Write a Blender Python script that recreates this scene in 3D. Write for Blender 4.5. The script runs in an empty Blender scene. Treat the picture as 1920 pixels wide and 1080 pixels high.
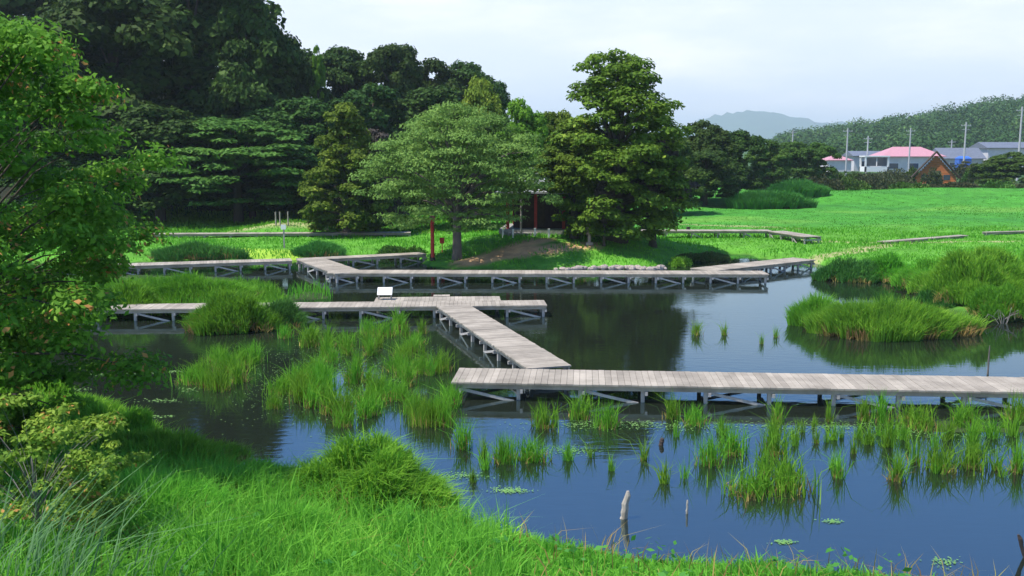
import bpy, math, random
import numpy as np
from mathutils import Vector
R = math.radians
SC = bpy.context.scene
COL = SC.collection
rng = np.random.default_rng(7)
random.seed(7)

# ------------------------------------------------------------------ camera, sky, sun, exposure
H = 5.6; F = 1800.0; PITCH = 8.06
cam = bpy.data.cameras.new('camera'); cam.lens = 36 * F / 1920; cam.sensor_width = 36
cam.clip_end = 12000; cam.clip_start = 0.1
camo = bpy.data.objects.new('camera', cam); COL.objects.link(camo)
camo.location = (0, 0, H); camo.rotation_euler = (R(90 - PITCH), 0, 0)
SC.camera = camo
SUN_EL = 64.0; SUN_AZ = -108.0      # azimuth from +Y towards +X (the sun stands to the left and a little behind us)
w = bpy.data.worlds.new('World'); SC.world = w; w.use_nodes = True
nt = w.node_tree; N = nt.nodes; L = nt.links
for n in list(N): N.remove(n)
wo = N.new('ShaderNodeOutputWorld'); bg = N.new('ShaderNodeBackground'); bg.inputs[1].default_value = 0.085
sky = N.new('ShaderNodeTexSky'); sky.sky_type = 'NISHITA'; sky.sun_disc = False
sky.sun_elevation = R(SUN_EL); sky.sun_rotation = R(SUN_AZ)
sky.air_density = 1.4; sky.dust_density = .6; sky.ozone_density = 3.0
tc = N.new('ShaderNodeTexCoord')
sep = N.new('ShaderNodeSeparateXYZ'); L.new(tc.outputs['Generated'], sep.inputs[0])
mp = N.new('ShaderNodeMapping'); mp.inputs['Scale'].default_value = (1.6, 1.6, 6.5); mp.inputs['Location'].default_value = (0.35, 0.2, 0.1)
L.new(tc.outputs['Generated'], mp.inputs[0])
no = N.new('ShaderNodeTexNoise'); no.inputs['Scale'].default_value = 3.0; no.inputs['Detail'].default_value = 7; no.inputs['Roughness'].default_value = 0.55
L.new(mp.outputs[0], no.inputs[0])
cr = N.new('ShaderNodeMapRange'); cr.inputs['From Min'].default_value = 0.36; cr.inputs['From Max'].default_value = 0.78; cr.interpolation_type = 'SMOOTHSTEP'
L.new(no.outputs[0], cr.inputs[0])
el = N.new('ShaderNodeMapRange'); el.inputs['From Min'].default_value = 0.12; el.inputs['From Max'].default_value = 0.27
el.inputs['To Min'].default_value = 1.0; el.inputs['To Max'].default_value = 0.0; el.interpolation_type = 'SMOOTHSTEP'
L.new(sep.outputs[2], el.inputs[0])
mu = N.new('ShaderNodeMath'); mu.operation = 'MULTIPLY'; L.new(cr.outputs[0], mu.inputs[0]); L.new(el.outputs[0], mu.inputs[1])
veil = N.new('ShaderNodeMath'); veil.operation = 'MULTIPLY'; L.new(el.outputs[0], veil.inputs[0]); veil.inputs[1].default_value = 0.80
mx = N.new('ShaderNodeMath'); mx.operation = 'MAXIMUM'; L.new(mu.outputs[0], mx.inputs[0]); L.new(veil.outputs[0], mx.inputs[1])
mix = N.new('ShaderNodeMixRGB'); L.new(mx.outputs[0], mix.inputs[0]); tint = N.new('ShaderNodeMixRGB'); tint.blend_type = 'MULTIPLY'; tint.inputs[0].default_value = 1; tint.inputs[2].default_value = (.56, .94, 1.52, 1); L.new(sky.outputs[0], tint.inputs[1])
L.new(tint.outputs[0], mix.inputs[1]); mix.inputs[2].default_value = (9.3, 9.5, 10.4, 1)
cm2 = N.new('ShaderNodeMath'); cm2.operation = 'MULTIPLY'; L.new(mu.outputs[0], cm2.inputs[0]); cm2.inputs[1].default_value = .75
cmix = N.new('ShaderNodeMixRGB'); L.new(cm2.outputs[0], cmix.inputs[0]); L.new(mix.outputs[0], cmix.inputs[1]); cmix.inputs[2].default_value = (11.2, 11.0, 10.9, 1)
L.new(cmix.outputs[0], bg.inputs[0]); L.new(bg.outputs[0], wo.inputs[0])
sl = bpy.data.lights.new('sun', 'SUN'); sl.energy = 4.8; sl.angle = R(0.5); sl.color = (1.0, 0.95, 0.86)
so = bpy.data.objects.new('sun', sl); COL.objects.link(so)
az = R(SUN_AZ); sd = Vector((math.sin(az) * math.cos(R(SUN_EL)), math.cos(az) * math.cos(R(SUN_EL)), math.sin(R(SUN_EL))))
so.rotation_euler = sd.to_track_quat('Z', 'Y').to_euler()
SC.view_settings.view_transform = 'Standard'; SC.view_settings.look = 'None'
SC.view_settings.exposure = 0.58; SC.view_settings.gamma = 1
SC.cycles.max_bounces = 7; SC.cycles.transparent_max_bounces = 6; SC.cycles.volume_bounces = 0

# ------------------------------------------------------------------ helpers
def G(px, py, z=0.0):
    """ground point seen at pixel (px,py) of the 1920x1080 photograph on the level z"""
    a = (540 - py) / F; c, s = math.cos(R(PITCH)), math.sin(R(PITCH))
    d = (((px - 960) / F), c + a * s, -s + a * c)
    t = (z - H) / d[2]
    return np.array([d[0] * t, d[1] * t, z])
def at(px, D, py=None):
    """x (and z) of a pixel at forward distance D"""
    c, s = math.cos(R(PITCH)), math.sin(R(PITCH))
    a = (540 - (py if py is not None else 285)) / F
    t = D / (c + a * s)
    return (px - 960) / F * t, H + t * (-s + a * c)

def tag(o, label=None, cat=None, group=None, kind=None):
    if label: o['label'] = label
    if cat: o['category'] = cat
    if group: o['group'] = group
    if kind: o['kind'] = kind
    return o
def empty(name, loc=(0, 0, 0), rz=0.0):
    o = bpy.data.objects.new(name, None); COL.objects.link(o); o.location = loc; o.rotation_euler = (0, 0, rz)
    o.empty_display_size = 0.3
    return o
def link(name, me, parent=None, loc=(0, 0, 0), rz=0.0):
    o = bpy.data.objects.new(name, me); COL.objects.link(o); o.location = loc; o.rotation_euler = (0, 0, rz)
    if parent: o.parent = parent
    return o
def np_mesh(name, V, polys, mat=None, smooth=False):
    """polys: list of int arrays (n,k)"""
    me = bpy.data.meshes.new(name)
    V = np.asarray(V, dtype=np.float32)
    me.vertices.add(len(V)); me.vertices.foreach_set('co', V.ravel())
    tot = sum(p.size for p in polys); npoly = sum(len(p) for p in polys)
    me.loops.add(tot); me.polygons.add(npoly)
    me.loops.foreach_set('vertex_index', np.concatenate([p.ravel() for p in polys]).astype(np.int32))
    ls = []; st = 0
    for p in polys:
        k = p.shape[1]; ls.append(st + np.arange(len(p)) * k); st += p.size
    me.polygons.foreach_set('loop_start', np.concatenate(ls).astype(np.int32))
    if smooth: me.polygons.foreach_set('use_smooth', np.ones(npoly, dtype=bool))
    me.update(calc_edges=True); me.validate()
    if mat: me.materials.append(mat)
    return me

class MB:
    """collects boxes, bars and tubes into one mesh"""
    def __init__(s): s.v = []; s.f = []
    def add(s, v, f):
        n = len(s.v); s.v += [tuple(map(float, p)) for p in v]; s.f += [tuple(i + n for i in q) for q in f]
    def bar(s, a, b, wd, ht, up=(0, 0, 1)):
        a = Vector(a); b = Vector(b); d = (b - a).normalized(); u = Vector(up)
        if abs(d.dot(u)) > .98: u = Vector((0, 1, 0))
        x = d.cross(u).normalized(); u = x.cross(d).normalized()
        v = []
        for p in (a, b):
            for i, j in ((-1, -1), (1, -1), (1, 1), (-1, 1)): v.append(p + x * (i * wd / 2) + u * (j * ht / 2))
        s.add(v, [(3, 2, 1, 0), (4, 5, 6, 7), (0, 1, 5, 4), (1, 2, 6, 5), (2, 3, 7, 6), (3, 0, 4, 7)])
    def box(s, c, sz, rz=0.0):
        cx, cy, cz = c; x, y, z = sz[0] / 2, sz[1] / 2, sz[2] / 2; ca, sa = math.cos(rz), math.sin(rz)
        v = []
        for k in (-z, z):
            for i, j in ((-x, -y), (x, -y), (x, y), (-x, y)): v.append((cx + i * ca - j * sa, cy + i * sa + j * ca, cz + k))
        s.add(v, [(3, 2, 1, 0), (4, 5, 6, 7), (0, 1, 5, 4), (1, 2, 6, 5), (2, 3, 7, 6), (3, 0, 4, 7)])
    def tube(s, pts, rad, n=7, cap=True):
        pts = [Vector(p) for p in pts]; base = len(s.v); rings = []
        for i, p in enumerate(pts):
            d = (pts[min(i + 1, len(pts) - 1)] - pts[max(i - 1, 0)])
            d = d.normalized() if d.length > 1e-6 else Vector((0, 0, 1))
            u = Vector((0, 0, 1)) if abs(d.z) < .9 else Vector((0, 1, 0))
            x = d.cross(u).normalized(); y = x.cross(d)
            r = rad[i] if hasattr(rad, '__len__') else rad
            for k in range(n):
                t = 2 * math.pi * k / n; s.v.append(tuple(p + x * (math.cos(t) * r) + y * (math.sin(t) * r)))
        for i in range(len(pts) - 1):
            for k in range(n):
                a = base + i * n + k; b = base + i * n + (k + 1) % n; s.f.append((a, b, b + n, a + n))
        if cap:
            s.f.append(tuple(base + k for k in range(n))[::-1]); s.f.append(tuple(base + (len(pts) - 1) * n + k for k in range(n)))
    def mesh(s, name, mat, bevel=0, smooth=False):
        me = bpy.data.meshes.new(name); me.from_pydata(s.v, [], s.f); me.update()
        if smooth:
            for p in me.polygons: p.use_smooth = True
        me.materials.append(mat)
        return me
    def build(s, name, mat, parent=None, smooth=False, loc=(0, 0, 0), rz=0.0):
        return link(name, s.mesh(name, mat, smooth=smooth), parent, loc, rz)

# ------------------------------------------------------------------ materials
def newmat(name):
    m = bpy.data.materials.new(name); m.use_nodes = True; nt = m.node_tree
    for n in list(nt.nodes): nt.nodes.remove(n)
    return m, nt.nodes, nt.links
def leafmat(name, c1, c2, c3=None, nscale=0.5, trans=0.3, rare=None, rough=0.6, spec=0.08):
    """foliage: colour varies leaf by leaf, branch by branch and plant by plant"""
    m, N, L = newmat(name)
    out = N.new('ShaderNodeOutputMaterial'); geo = N.new('ShaderNodeNewGeometry'); tc = N.new('ShaderNodeTexCoord'); oi = N.new('ShaderNodeObjectInfo')
    ns = N.new('ShaderNodeTexNoise'); ns.inputs['Scale'].default_value = nscale; ns.inputs['Detail'].default_value = 2; L.new(tc.outputs['Object'], ns.inputs[0])
    ad = N.new('ShaderNodeMath'); ad.operation = 'MULTIPLY_ADD'; L.new(geo.outputs['Random Per Island'], ad.inputs[0]); ad.inputs[1].default_value = 0.55; 
    mr = N.new('ShaderNodeMapRange'); mr.inputs['From Min'].default_value = .35; mr.inputs['From Max'].default_value = .65; mr.inputs['To Max'].default_value = .45; L.new(ns.outputs[0], mr.inputs[0]); L.new(mr.outputs[0], ad.inputs[2])
    ra = N.new('ShaderNodeValToRGB'); e = ra.color_ramp.elements; e[0].color = (*c1, 1); e[1].color = (*c2, 1)
    if c3: x = e.new(0.85); x.color = (*c3, 1)
    L.new(ad.outputs[0], ra.inputs[0]); col = ra.outputs[0]
    if rare:
        gt = N.new('ShaderNodeMath'); gt.operation = 'GREATER_THAN'; gt.inputs[1].default_value = rare[1]; L.new(geo.outputs['Random Per Island'], gt.inputs[0])
        n2 = N.new('ShaderNodeTexNoise'); n2.inputs['Scale'].default_value = 1.3; L.new(tc.outputs['Object'], n2.inputs[0])
        g2 = N.new('ShaderNodeMath'); g2.operation = 'GREATER_THAN'; g2.inputs[1].default_value = rare[2]; L.new(n2.outputs[0], g2.inputs[0])
        mm = N.new('ShaderNodeMath'); mm.operation = 'MULTIPLY'; L.new(gt.outputs[0], mm.inputs[0]); L.new(g2.outputs[0], mm.inputs[1])
        mi = N.new('ShaderNodeMixRGB'); L.new(mm.outputs[0], mi.inputs[0]); L.new(col, mi.inputs[1]); mi.inputs[2].default_value = (*rare[0], 1); col = mi.outputs[0]
    hs = N.new('ShaderNodeHueSaturation'); L.new(col, hs.inputs['Color'])
    m1 = N.new('ShaderNodeMapRange'); m1.inputs['To Min'].default_value = .485; m1.inputs['To Max'].default_value = .515; L.new(oi.outputs['Random'], m1.inputs[0]); L.new(m1.outputs[0], hs.inputs['Hue'])
    m2 = N.new('ShaderNodeMapRange'); m2.inputs['To Min'].default_value = .82; m2.inputs['To Max'].default_value = 1.18; L.new(oi.outputs['Random'], m2.inputs[0]); L.new(m2.outputs[0], hs.inputs['Value'])
    p = N.new('ShaderNodeBsdfPrincipled'); p.inputs['Roughness'].default_value = rough; p.inputs['Specular IOR Level'].default_value = spec
    L.new(hs.outputs[0], p.inputs['Base Color'])
    t = N.new('ShaderNodeBsdfTranslucent'); L.new(hs.outputs[0], t.inputs[0])
    ms = N.new('ShaderNodeMixShader'); ms.inputs[0].default_value = trans; L.new(p.outputs[0], ms.inputs[1]); L.new(t.outputs[0], ms.inputs[2])
    L.new(ms.outputs[0], out.inputs[0])
    return m
def plain(name, c1, c2=None, scale=4, rough=0.8, bump=0.0, spec=0.3, island=0.0, stretch=(1, 1, 1), detail=5):
    m, N, L = newmat(name)
    out = N.new('ShaderNodeOutputMaterial'); p = N.new('ShaderNodeBsdfPrincipled'); tc = N.new('ShaderNodeTexCoord')
    mp = N.new('ShaderNodeMapping'); mp.inputs['Scale'].default_value = stretch; L.new(tc.outputs['Object'], mp.inputs[0])
    ns = N.new('ShaderNodeTexNoise'); ns.inputs['Scale'].default_value = scale; ns.inputs['Detail'].default_value = detail; ns.inputs['Roughness'].default_value = .65; L.new(mp.outputs[0], ns.inputs[0])
    mr = N.new('ShaderNodeMapRange'); mr.inputs['From Min'].default_value = .3; mr.inputs['From Max'].default_value = .7; L.new(ns.outputs[0], mr.inputs[0])
    mi = N.new('ShaderNodeMixRGB'); mi.inputs[1].default_value = (*c1, 1); mi.inputs[2].default_value = (*(c2 or [c * .75 for c in c1]), 1); L.new(mr.outputs[0], mi.inputs[0])
    col = mi.outputs[0]
    if island:
        geo = N.new('ShaderNodeNewGeometry'); hs = N.new('ShaderNodeHueSaturation'); m2 = N.new('ShaderNodeMapRange')
        m2.inputs['To Min'].default_value = 1 - island; m2.inputs['To Max'].default_value = 1 + island * .6
        L.new(geo.outputs['Random Per Island'], m2.inputs[0]); L.new(m2.outputs[0], hs.inputs['Value']); L.new(col, hs.inputs['Color']); col = hs.outputs[0]
    L.new(col, p.inputs['Base Color']); p.inputs['Roughness'].default_value = rough; p.inputs['Specular IOR Level'].default_value = spec
    if bump:
        b = N.new('ShaderNodeBump'); b.inputs['Strength'].default_value = bump; b.inputs['Distance'].default_value = .03; L.new(ns.outputs[0], b.inputs['Height']); L.new(b.outputs[0], p.inputs['Normal'])
    L.new(p.outputs[0], out.inputs[0])
    return m

M = {}
M['deck'] = plain('weathered_deck_wood', (.395, .345, .28), (.235, .205, .165), 1.6, .85, .25, .15, .17, (1, 1, 1))
M['post'] = plain('weathered_post_wood', (.42, .39, .36), (.28, .26, .24), 6, .9, .3, .15, .15, (1, 1, .3))
M['bark'] = plain('dark_bark', (.10, .085, .07), (.05, .042, .035), 3, .95, .6, .1, 0, (1, 1, .25))
M['midbark'] = plain('brown_grey_bark', (.16, .14, .12), (.08, .07, .06), 3, .95, .6, .1, 0, (1, 1, .25))
M['greybark'] = plain('grey_bark', (.26, .23, .20), (.13, .12, .10), 3, .95, .6, .1, 0, (1, 1, .25))
M['paint_white'] = plain('white_paint', (.80, .80, .78), (.70, .70, .68), 6, .6, 0, .3)
M['red'] = plain('vermilion_paint', (.55, .03, .02), (.40, .025, .015), 4, .5, 0, .4)
M['rock'] = plain('pale_rock', (.46, .38, .33), (.24, .21, .18), 5, .95, .8, .15)
M['darkwood'] = plain('dark_shrine_wood', (.075, .045, .05), (.04, .025, .03), 6, .8, .2, .2, 0, (1, 1, .2))
M['darkred'] = plain('dull_red_wood', (.42, .05, .04), (.26, .03, .03), 6, .7, .1, .2)
M['tile'] = plain('grey_roof_tile', (.36, .37, .36), (.24, .25, .25), 8, .6, .3, .3)
M['stake'] = plain('bleached_stake_wood', (.48, .43, .37), (.16, .13, .10), 9, .9, .5, .15, 0, (1, 1, .4))
M['stump'] = plain('wet_stump_wood', (.07, .05, .04), (.03, .022, .02), 8, .8, .5, .3)
M['brownwood'] = plain('orange_log_wood', (.52, .16, .05), (.30, .09, .03), 3, .7, .2, .3, .15, (.4, .4, 3))
M['shingle'] = plain('brown_shingle', (.075, .05, .035), (.04, .03, .02), 4, .9, .3, .2)
M['pinkroof'] = plain('pink_metal_roof', (.50, .25, .28), (.44, .21, .24), 2, .5, 0, .4)
M['blueroof'] = plain('slate_blue_roof', (.15, .17, .21), (.11, .12, .15), 2, .55, 0, .4)
M['render'] = plain('pale_render', (.62, .60, .60), (.50, .48, .49), 1, .9, 0, .2)
M['concrete'] = plain('pole_concrete', (.46, .46, .47), (.36, .36, .37), 2, .85, 0, .2)
M['glass'] = plain('dark_window_glass', (.05, .07, .10), (.03, .04, .06), 2, .12, 0, .6)
M['stone'] = plain('grey_stone', (.34, .33, .31), (.20, .20, .18), 9, .95, .5, .15)
M['blue_tarp'] = plain('blue_sheet', (.05, .16, .55), (.04, .12, .42), 3, .5, 0, .4)

DARKG = [(.016, .040, .014), (.032, .075, .024), (.055, .115, .038)]
M['forest'] = leafmat('forest_leaves', (.020, .052, .010), (.110, .190, .034), (.062, .120, .020), .3, .24)
M['forest_mid'] = leafmat('forest_mid_leaves', (.036, .090, .014), (.160, .270, .045), (.095, .180, .028), .3, .26)
M['cedar'] = leafmat('cedar_leaves', (.048, .100, .010), (.290, .370, .040), (.150, .230, .024), .5, .32)
M['feather'] = leafmat('feathery_leaves', (.100, .180, .035), (.290, .400, .085), (.190, .290, .060), .5, .33)
M['bright'] = leafmat('bright_leaves', (.090, .230, .018), (.250, .430, .035), (.150, .330, .025), .5, .35)
M['yellowtree'] = leafmat('yellowish_leaves', (.12, .18, .02), (.34, .36, .04), (.20, .26, .03), .5, .3)
M['near'] = leafmat('near_tree_leaves', (.055, .150, .014), (.360, .520, .070), (.170, .320, .034), 1.2, .42, rare=((.50, .22, .08), .80, .57))
M['yellowbush'] = leafmat('yellow_shrub_leaves', (.10, .20, .02), (.46, .46, .06), (.28, .36, .05), 1.4, .35, rare=((.50, .22, .08), .90, .52))
M['grass'] = leafmat('fresh_grass', (.110, .320, .030), (.400, .680, .100), (.230, .520, .055), .8, .5)
M['bush'] = leafmat('herb_bush_leaves', (.130, .330, .028), (.430, .680, .085), (.250, .500, .048), 1.2, .5)
M['reed'] = leafmat('reed_blades', (.095, .260, .018), (.340, .560, .060), (.190, .400, .032), 2.0, .42)
M['reed_dry'] = leafmat('dry_reed_blades', (.26, .14, .06), (.48, .30, .13), (.34, .30, .08), 2.0, .3)
M['marsh'] = leafmat('marsh_grass', (.095, .290, .022), (.290, .560, .060), (.170, .420, .034), .6, .42)
M['field'] = leafmat('field_grass', (.050, .220, .022), (.130, .340, .036), (.085, .285, .028), .09, .35)
M['hedge'] = leafmat('hedge_leaves', (.045, .065, .020), (.150, .170, .060), (.095, .100, .045), .6, .2)
M['reddark'] = leafmat('dusky_bush_leaves', (.040, .105, .020), (.150, .270, .045), (.110, .140, .040), 1.5, .25)
M['palegrass'] = leafmat('pale_long_blades', (.10, .22, .08), (.30, .44, .22), (.18, .33, .14), 1.5, .35)
M['rush'] = leafmat('rush_leaves', (.05, .18, .03), (.15, .38, .07), (.10, .27, .05), .8, .35)
M['pad'] = leafmat('pond_weed', (.10, .24, .06), (.26, .40, .14), (.17, .32, .09), 1.0, .1)
M['hillwood'] = leafmat('hill_leaves', (.022, .060, .014), (.140, .230, .050), (.060, .125, .030), .03, .2)

# ------------------------------------------------------------------ land and water
def poly(pts): return np.array([G(a, b)[:2] for a, b in pts])
NEAR = np.vstack([poly([(1760, 1110), (1560, 1088), (1250, 1070), (1000, 1042), (890, 1022), (835, 985), (640, 950), (450, 925), (395, 885), (270, 835), (170, 775), (80, 725), (0, 705), (-200, 665), (-500, 640)]),
                  [(-60, 20), (-60, -40), (60, -40), (60, 4), (20, 7), (9, 10)]])
FAR = np.vstack([[(-3000, 40), (-70, 40)], poly([(-200, 497), (250, 492), (440, 494), (560, 488), (640, 484), (760, 479), (795, 494), (850, 505), (1000, 509), (1240, 506), (1252, 492), (1275, 484), (1330, 478), (1400, 478), (1420, 484), (1540, 496), (1560, 522), (1640, 520), (1725, 536), (1760, 590), (1850, 604), (1960, 596), (2400, 570)]),
                 [(300, 24), (5000, 24), (5000, 9000), (-5000, 9000), (-5000, 40)]])
MARSH = poly([(-150, 600), (180, 598), (350, 600), (400, 612), (500, 612), (560, 596), (560, 560), (490, 536), (440, 520), (200, 515), (-150, 515)])
TUFT = poly([(545, 563), (620, 561), (612, 548), (555, 546)])
SHOAL = poly([(1490, 630), (1600, 646), (1700, 655), (1820, 645), (1835, 615), (1700, 600), (1500, 600)])
RMUD = poly([(1690, 795), (1780, 790), (1990, 800), (1990, 815), (1760, 812)])
def sdf(P, Q):
    d = np.full(len(P), 1e9); ins = np.zeros(len(P), bool); n = len(Q)
    for i in range(n):
        a, b = Q[i], Q[(i + 1) % n]; e = b - a; wv = P - a
        t = np.clip((wv @ e) / (e @ e), 0, 1); q = wv - t[:, None] * e
        d = np.minimum(d, (q ** 2).sum(1))
        c = (a[1] > P[:, 1]) != (b[1] > P[:, 1])
        xi = a[0] + (P[:, 1] - a[1]) * e[0] / (e[1] if abs(e[1]) > 1e-9 else 1e-9)
        ins ^= c & (P[:, 0] < xi)
    d = np.sqrt(d); return np.where(ins, d, -d)
def wob(x, y, s, k):
    return (np.sin(x * s + k) * np.cos(y * s * 1.3 + k * 2.1) + .5 * np.sin(x * s * 2.3 + y * s * 1.7 + k * 3.3) + .3 * np.cos(x * s * 4.1 - y * s * 3.7 + k)) / 1.8
def sstep(a, b, x):
    t = np.clip((x - a) / (b - a), 0, 1); return t * t * (3 - 2 * t)
ISL = G(1060, 468, .9)
def hgt(P):
    x, y = P[:, 0], P[:, 1]
    dn = sdf(P, NEAR) + .25 * wob(x, y, 1.1, 1); df = sdf(P, FAR) + .3 * wob(x, y, .9, 2)
    dm = sdf(P, MARSH) + .25 * wob(x, y, 1.2, 3); dt = sdf(P, TUFT); ds = sdf(P, SHOAL) + .15 * wob(x, y, 1.5, 4); dr = sdf(P, RMUD) + .1
    def prof(d, top, k): return np.where(d > 0, top * (1 - np.exp(-np.maximum(d, 0) / k)), -.9 * (1 - np.exp(np.minimum(d, 0) / .9)))
    z = np.maximum.reduce([prof(dn, .35, .7) + .2 * np.clip(dn, 0, 16), prof(df, .4, .8), prof(dm, .14, .8), prof(dt, .1, .4), prof(dr, .03, .5)])
    land = np.clip(df, 0, 3) / 3
    z += land * .75 * np.exp(-(((x - ISL[0]) / 6.5) ** 2 + ((y - 52.5) / 5.0) ** 2) ** 1.6)
    z += land * .016 * np.clip(y - 63, 0, 50)
    z += land * sstep(60, 75, y) * .22 * wob(x, y, .09, 5)
    # wooded hill on the left
    hx = sstep(14, -45, x - (y - 75) * .10); hy = sstep(73, 118, y) * (1 - sstep(150, 260, y))
    z += 13.0 * hx * hy
    # mounds in the field on the right
    for mx_, my_, sx_, sy_, hh in ((30, 92, 10, 4, 1.1), (52, 88, 12, 5, .9), (46, 103, 14, 5, .8), (74, 100, 16, 6, 1.0), (-14.5, 62.5, 3.2, 2.2, .7)):
        z += land * hh * np.exp(-((x - mx_) / sx_) ** 2 - ((y - my_) / sy_) ** 2)
    z += land * .05 * wob(x, y, .55, 9)
    # long wooded ridge far right
    z += ridge(x, y)
    return z
def ridge(x, y):
    t = np.clip((x - 105) / 225.0, 0, 2)
    return 34 * np.minimum(t ** 1.35, 1.4) * sstep(300, 430, y) * (1 - sstep(520, 800, y)) + 4 * sstep(110, 170, x) * sstep(290, 380, y) * (1 - sstep(520, 800, y))
def hz(x, y): return float(hgt(np.array([[x, y]], float))[0])

def axis(segs):
    out = [segs[0][0]]
    for a, b, st in segs:
        n = max(1, int(round((b - a) / st))); out += list(np.linspace(a, b, n + 1)[1:])
    return np.array(out)
AX = axis([(-6600, -900, 600), (-900, -250, 60), (-250, -60, 8), (-60, -30, 1.2), (-30, 30, .4), (30, 70, .9), (70, 200, 4), (200, 600, 12), (600, 1200, 60), (1200, 6600, 600)])
AY = axis([(-60, 0, 4), (0, 8, .8), (8, 60, .4), (60, 100, .8), (100, 150, 3), (150, 300, 8), (300, 800, 14), (800, 1500, 70), (1500, 6900, 600)])
XX, YY = np.meshgrid(AX, AY); PP = np.stack([XX.ravel(), YY.ravel()], 1); ZZ = hgt(PP)
nx, ny = len(AX), len(AY); I = np.arange(nx * ny).reshape(ny, nx)
Q = np.stack([I[:-1, :-1].ravel(), I[:-1, 1:].ravel(), I[1:, 1:].ravel(), I[1:, :-1].ravel()], 1)
gm, N, L = newmat('meadow_ground')
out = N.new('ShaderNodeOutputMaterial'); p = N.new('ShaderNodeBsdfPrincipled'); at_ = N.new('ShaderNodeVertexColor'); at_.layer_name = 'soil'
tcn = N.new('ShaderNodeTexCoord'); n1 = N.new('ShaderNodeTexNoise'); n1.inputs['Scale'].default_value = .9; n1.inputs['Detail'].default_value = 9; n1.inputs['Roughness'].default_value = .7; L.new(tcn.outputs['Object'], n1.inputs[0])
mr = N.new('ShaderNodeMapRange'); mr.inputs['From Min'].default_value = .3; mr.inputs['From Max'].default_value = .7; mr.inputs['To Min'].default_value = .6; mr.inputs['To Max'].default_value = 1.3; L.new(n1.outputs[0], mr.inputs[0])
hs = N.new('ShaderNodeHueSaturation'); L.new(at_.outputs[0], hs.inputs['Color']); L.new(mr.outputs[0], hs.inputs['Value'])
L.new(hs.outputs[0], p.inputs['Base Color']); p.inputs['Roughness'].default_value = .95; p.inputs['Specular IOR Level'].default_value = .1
b = N.new('ShaderNodeBump'); b.inputs['Distance'].default_value = .12; b.inputs['Strength'].default_value = .5; L.new(n1.outputs[0], b.inputs['Height']); L.new(b.outputs[0], p.inputs['Normal'])
L.new(p.outputs[0], out.inputs[0])
gme = np_mesh('ground', np.column_stack([PP, ZZ]), [Q], gm, True)
colr = np.tile(np.array([.10, .28, .03]), (len(PP), 1))
def paint(mask, c):
    global colr
    mask = np.clip(mask, 0, 1)[:, None]; colr = colr * (1 - mask) + np.array(c) * mask
X_, Y_ = PP[:, 0], PP[:, 1]
far_field = sstep(60, 70, Y_)
paint(far_field, (.060, .24, .028))
paint(far_field * sstep(.1, .7, wob(X_ * .45, Y_, .3, 3)) * .6, (.14, .30, .045))
paint(far_field * sstep(.1, .8, wob(X_ * .4, Y_, .37, 6)) * .5, (.035, .16, .03))
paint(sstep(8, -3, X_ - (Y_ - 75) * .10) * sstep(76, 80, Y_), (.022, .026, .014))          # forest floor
paint(sstep(118, 135, Y_), (.05, .10, .03))
paint(sstep(46, 44, Y_) * sstep(.3, .1, ZZ), (.04, .07, .02))
paint(sstep(.05, -.15, ZZ), (.035, .03, .02))                                               # pond bed
def seg_mask(a, b, wd):
    a = np.array(a[:2]); b = np.array(b[:2]); e = b - a; wv = PP - a; t = np.clip((wv @ e) / (e @ e), 0, 1)
    d = np.sqrt(((wv - t[:, None] * e) ** 2).sum(1)) + .12 * wob(X_, Y_, 2.3, 7); return sstep(wd, wd * .6, d)
SOIL = (.56, .34, .17)
for a, b, wd in ((G(900, 470, .8), G(1010, 452, 1.0), .95), (G(870, 474, .7), G(1110, 452, 1.1), .8), (G(985, 462, .9), G(1030, 455, 1.1), .9)): paint(seg_mask(a, b, wd), SOIL)
for a, b, wd in ((G(1430, 487, .4), G(1620, 470, .4), .6), (G(1600, 470, .4), G(1700, 455, .4), .7), (G(1700, 455, .4), G(1930, 452, .4), .35), (G(1240, 505, .3), G(1330, 478, .4), .4), (G(830, 505, .3), G(1240, 503, .3), .25),
                 (G(1500, 447, .5), G(1665, 453, .5), .55), (G(450, 438, .4), G(780, 436, .4), 1.0), (G(1210, 415, .6), G(1500, 424, .6), .5)): paint(seg_mask(a, b, wd) * .8, (.36, .33, .16))
paint(seg_mask(G(440, 470, .4), G(580, 474, .4), 1.6) * .9, (.30, .46, .05))
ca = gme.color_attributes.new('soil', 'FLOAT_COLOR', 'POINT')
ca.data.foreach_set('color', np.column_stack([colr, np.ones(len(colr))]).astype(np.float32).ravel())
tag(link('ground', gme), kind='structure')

wm, N, L = newmat('pond_water')
out = N.new('ShaderNodeOutputMaterial'); tcn = N.new('ShaderNodeTexCoord')
df_ = N.new('ShaderNodeBsdfDiffuse'); df_.inputs[0].default_value = (.012, .016, .010, 1)
gl = N.new('ShaderNodeBsdfGlossy'); gl.inputs['Roughness'].default_value = .035; gl.inputs[0].default_value = (.76, .93, 1, 1)
fr = N.new('ShaderNodeFresnel'); fr.inputs[0].default_value = 3.3
mp = N.new('ShaderNodeMapping'); mp.inputs['Scale'].default_value = (.55, 1.6, 1); L.new(tcn.outputs['Object'], mp.inputs[0])
n1 = N.new('ShaderNodeTexNoise'); n1.inputs['Scale'].default_value = 3.2; n1.inputs['Detail'].default_value = 3; L.new(mp.outputs[0], n1.inputs[0])
n2 = N.new('ShaderNodeTexNoise'); n2.inputs['Scale'].default_value = .16; n2.inputs['Detail'].default_value = 3; L.new(mp.outputs[0], n2.inputs[0])
m2 = N.new('ShaderNodeMapRange'); m2.inputs['From Min'].default_value = .4; m2.inputs['From Max'].default_value = .65; m2.inputs['To Min'].default_value = .10; m2.inputs['To Max'].default_value = .55; L.new(n2.outputs[0], m2.inputs[0])
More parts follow.
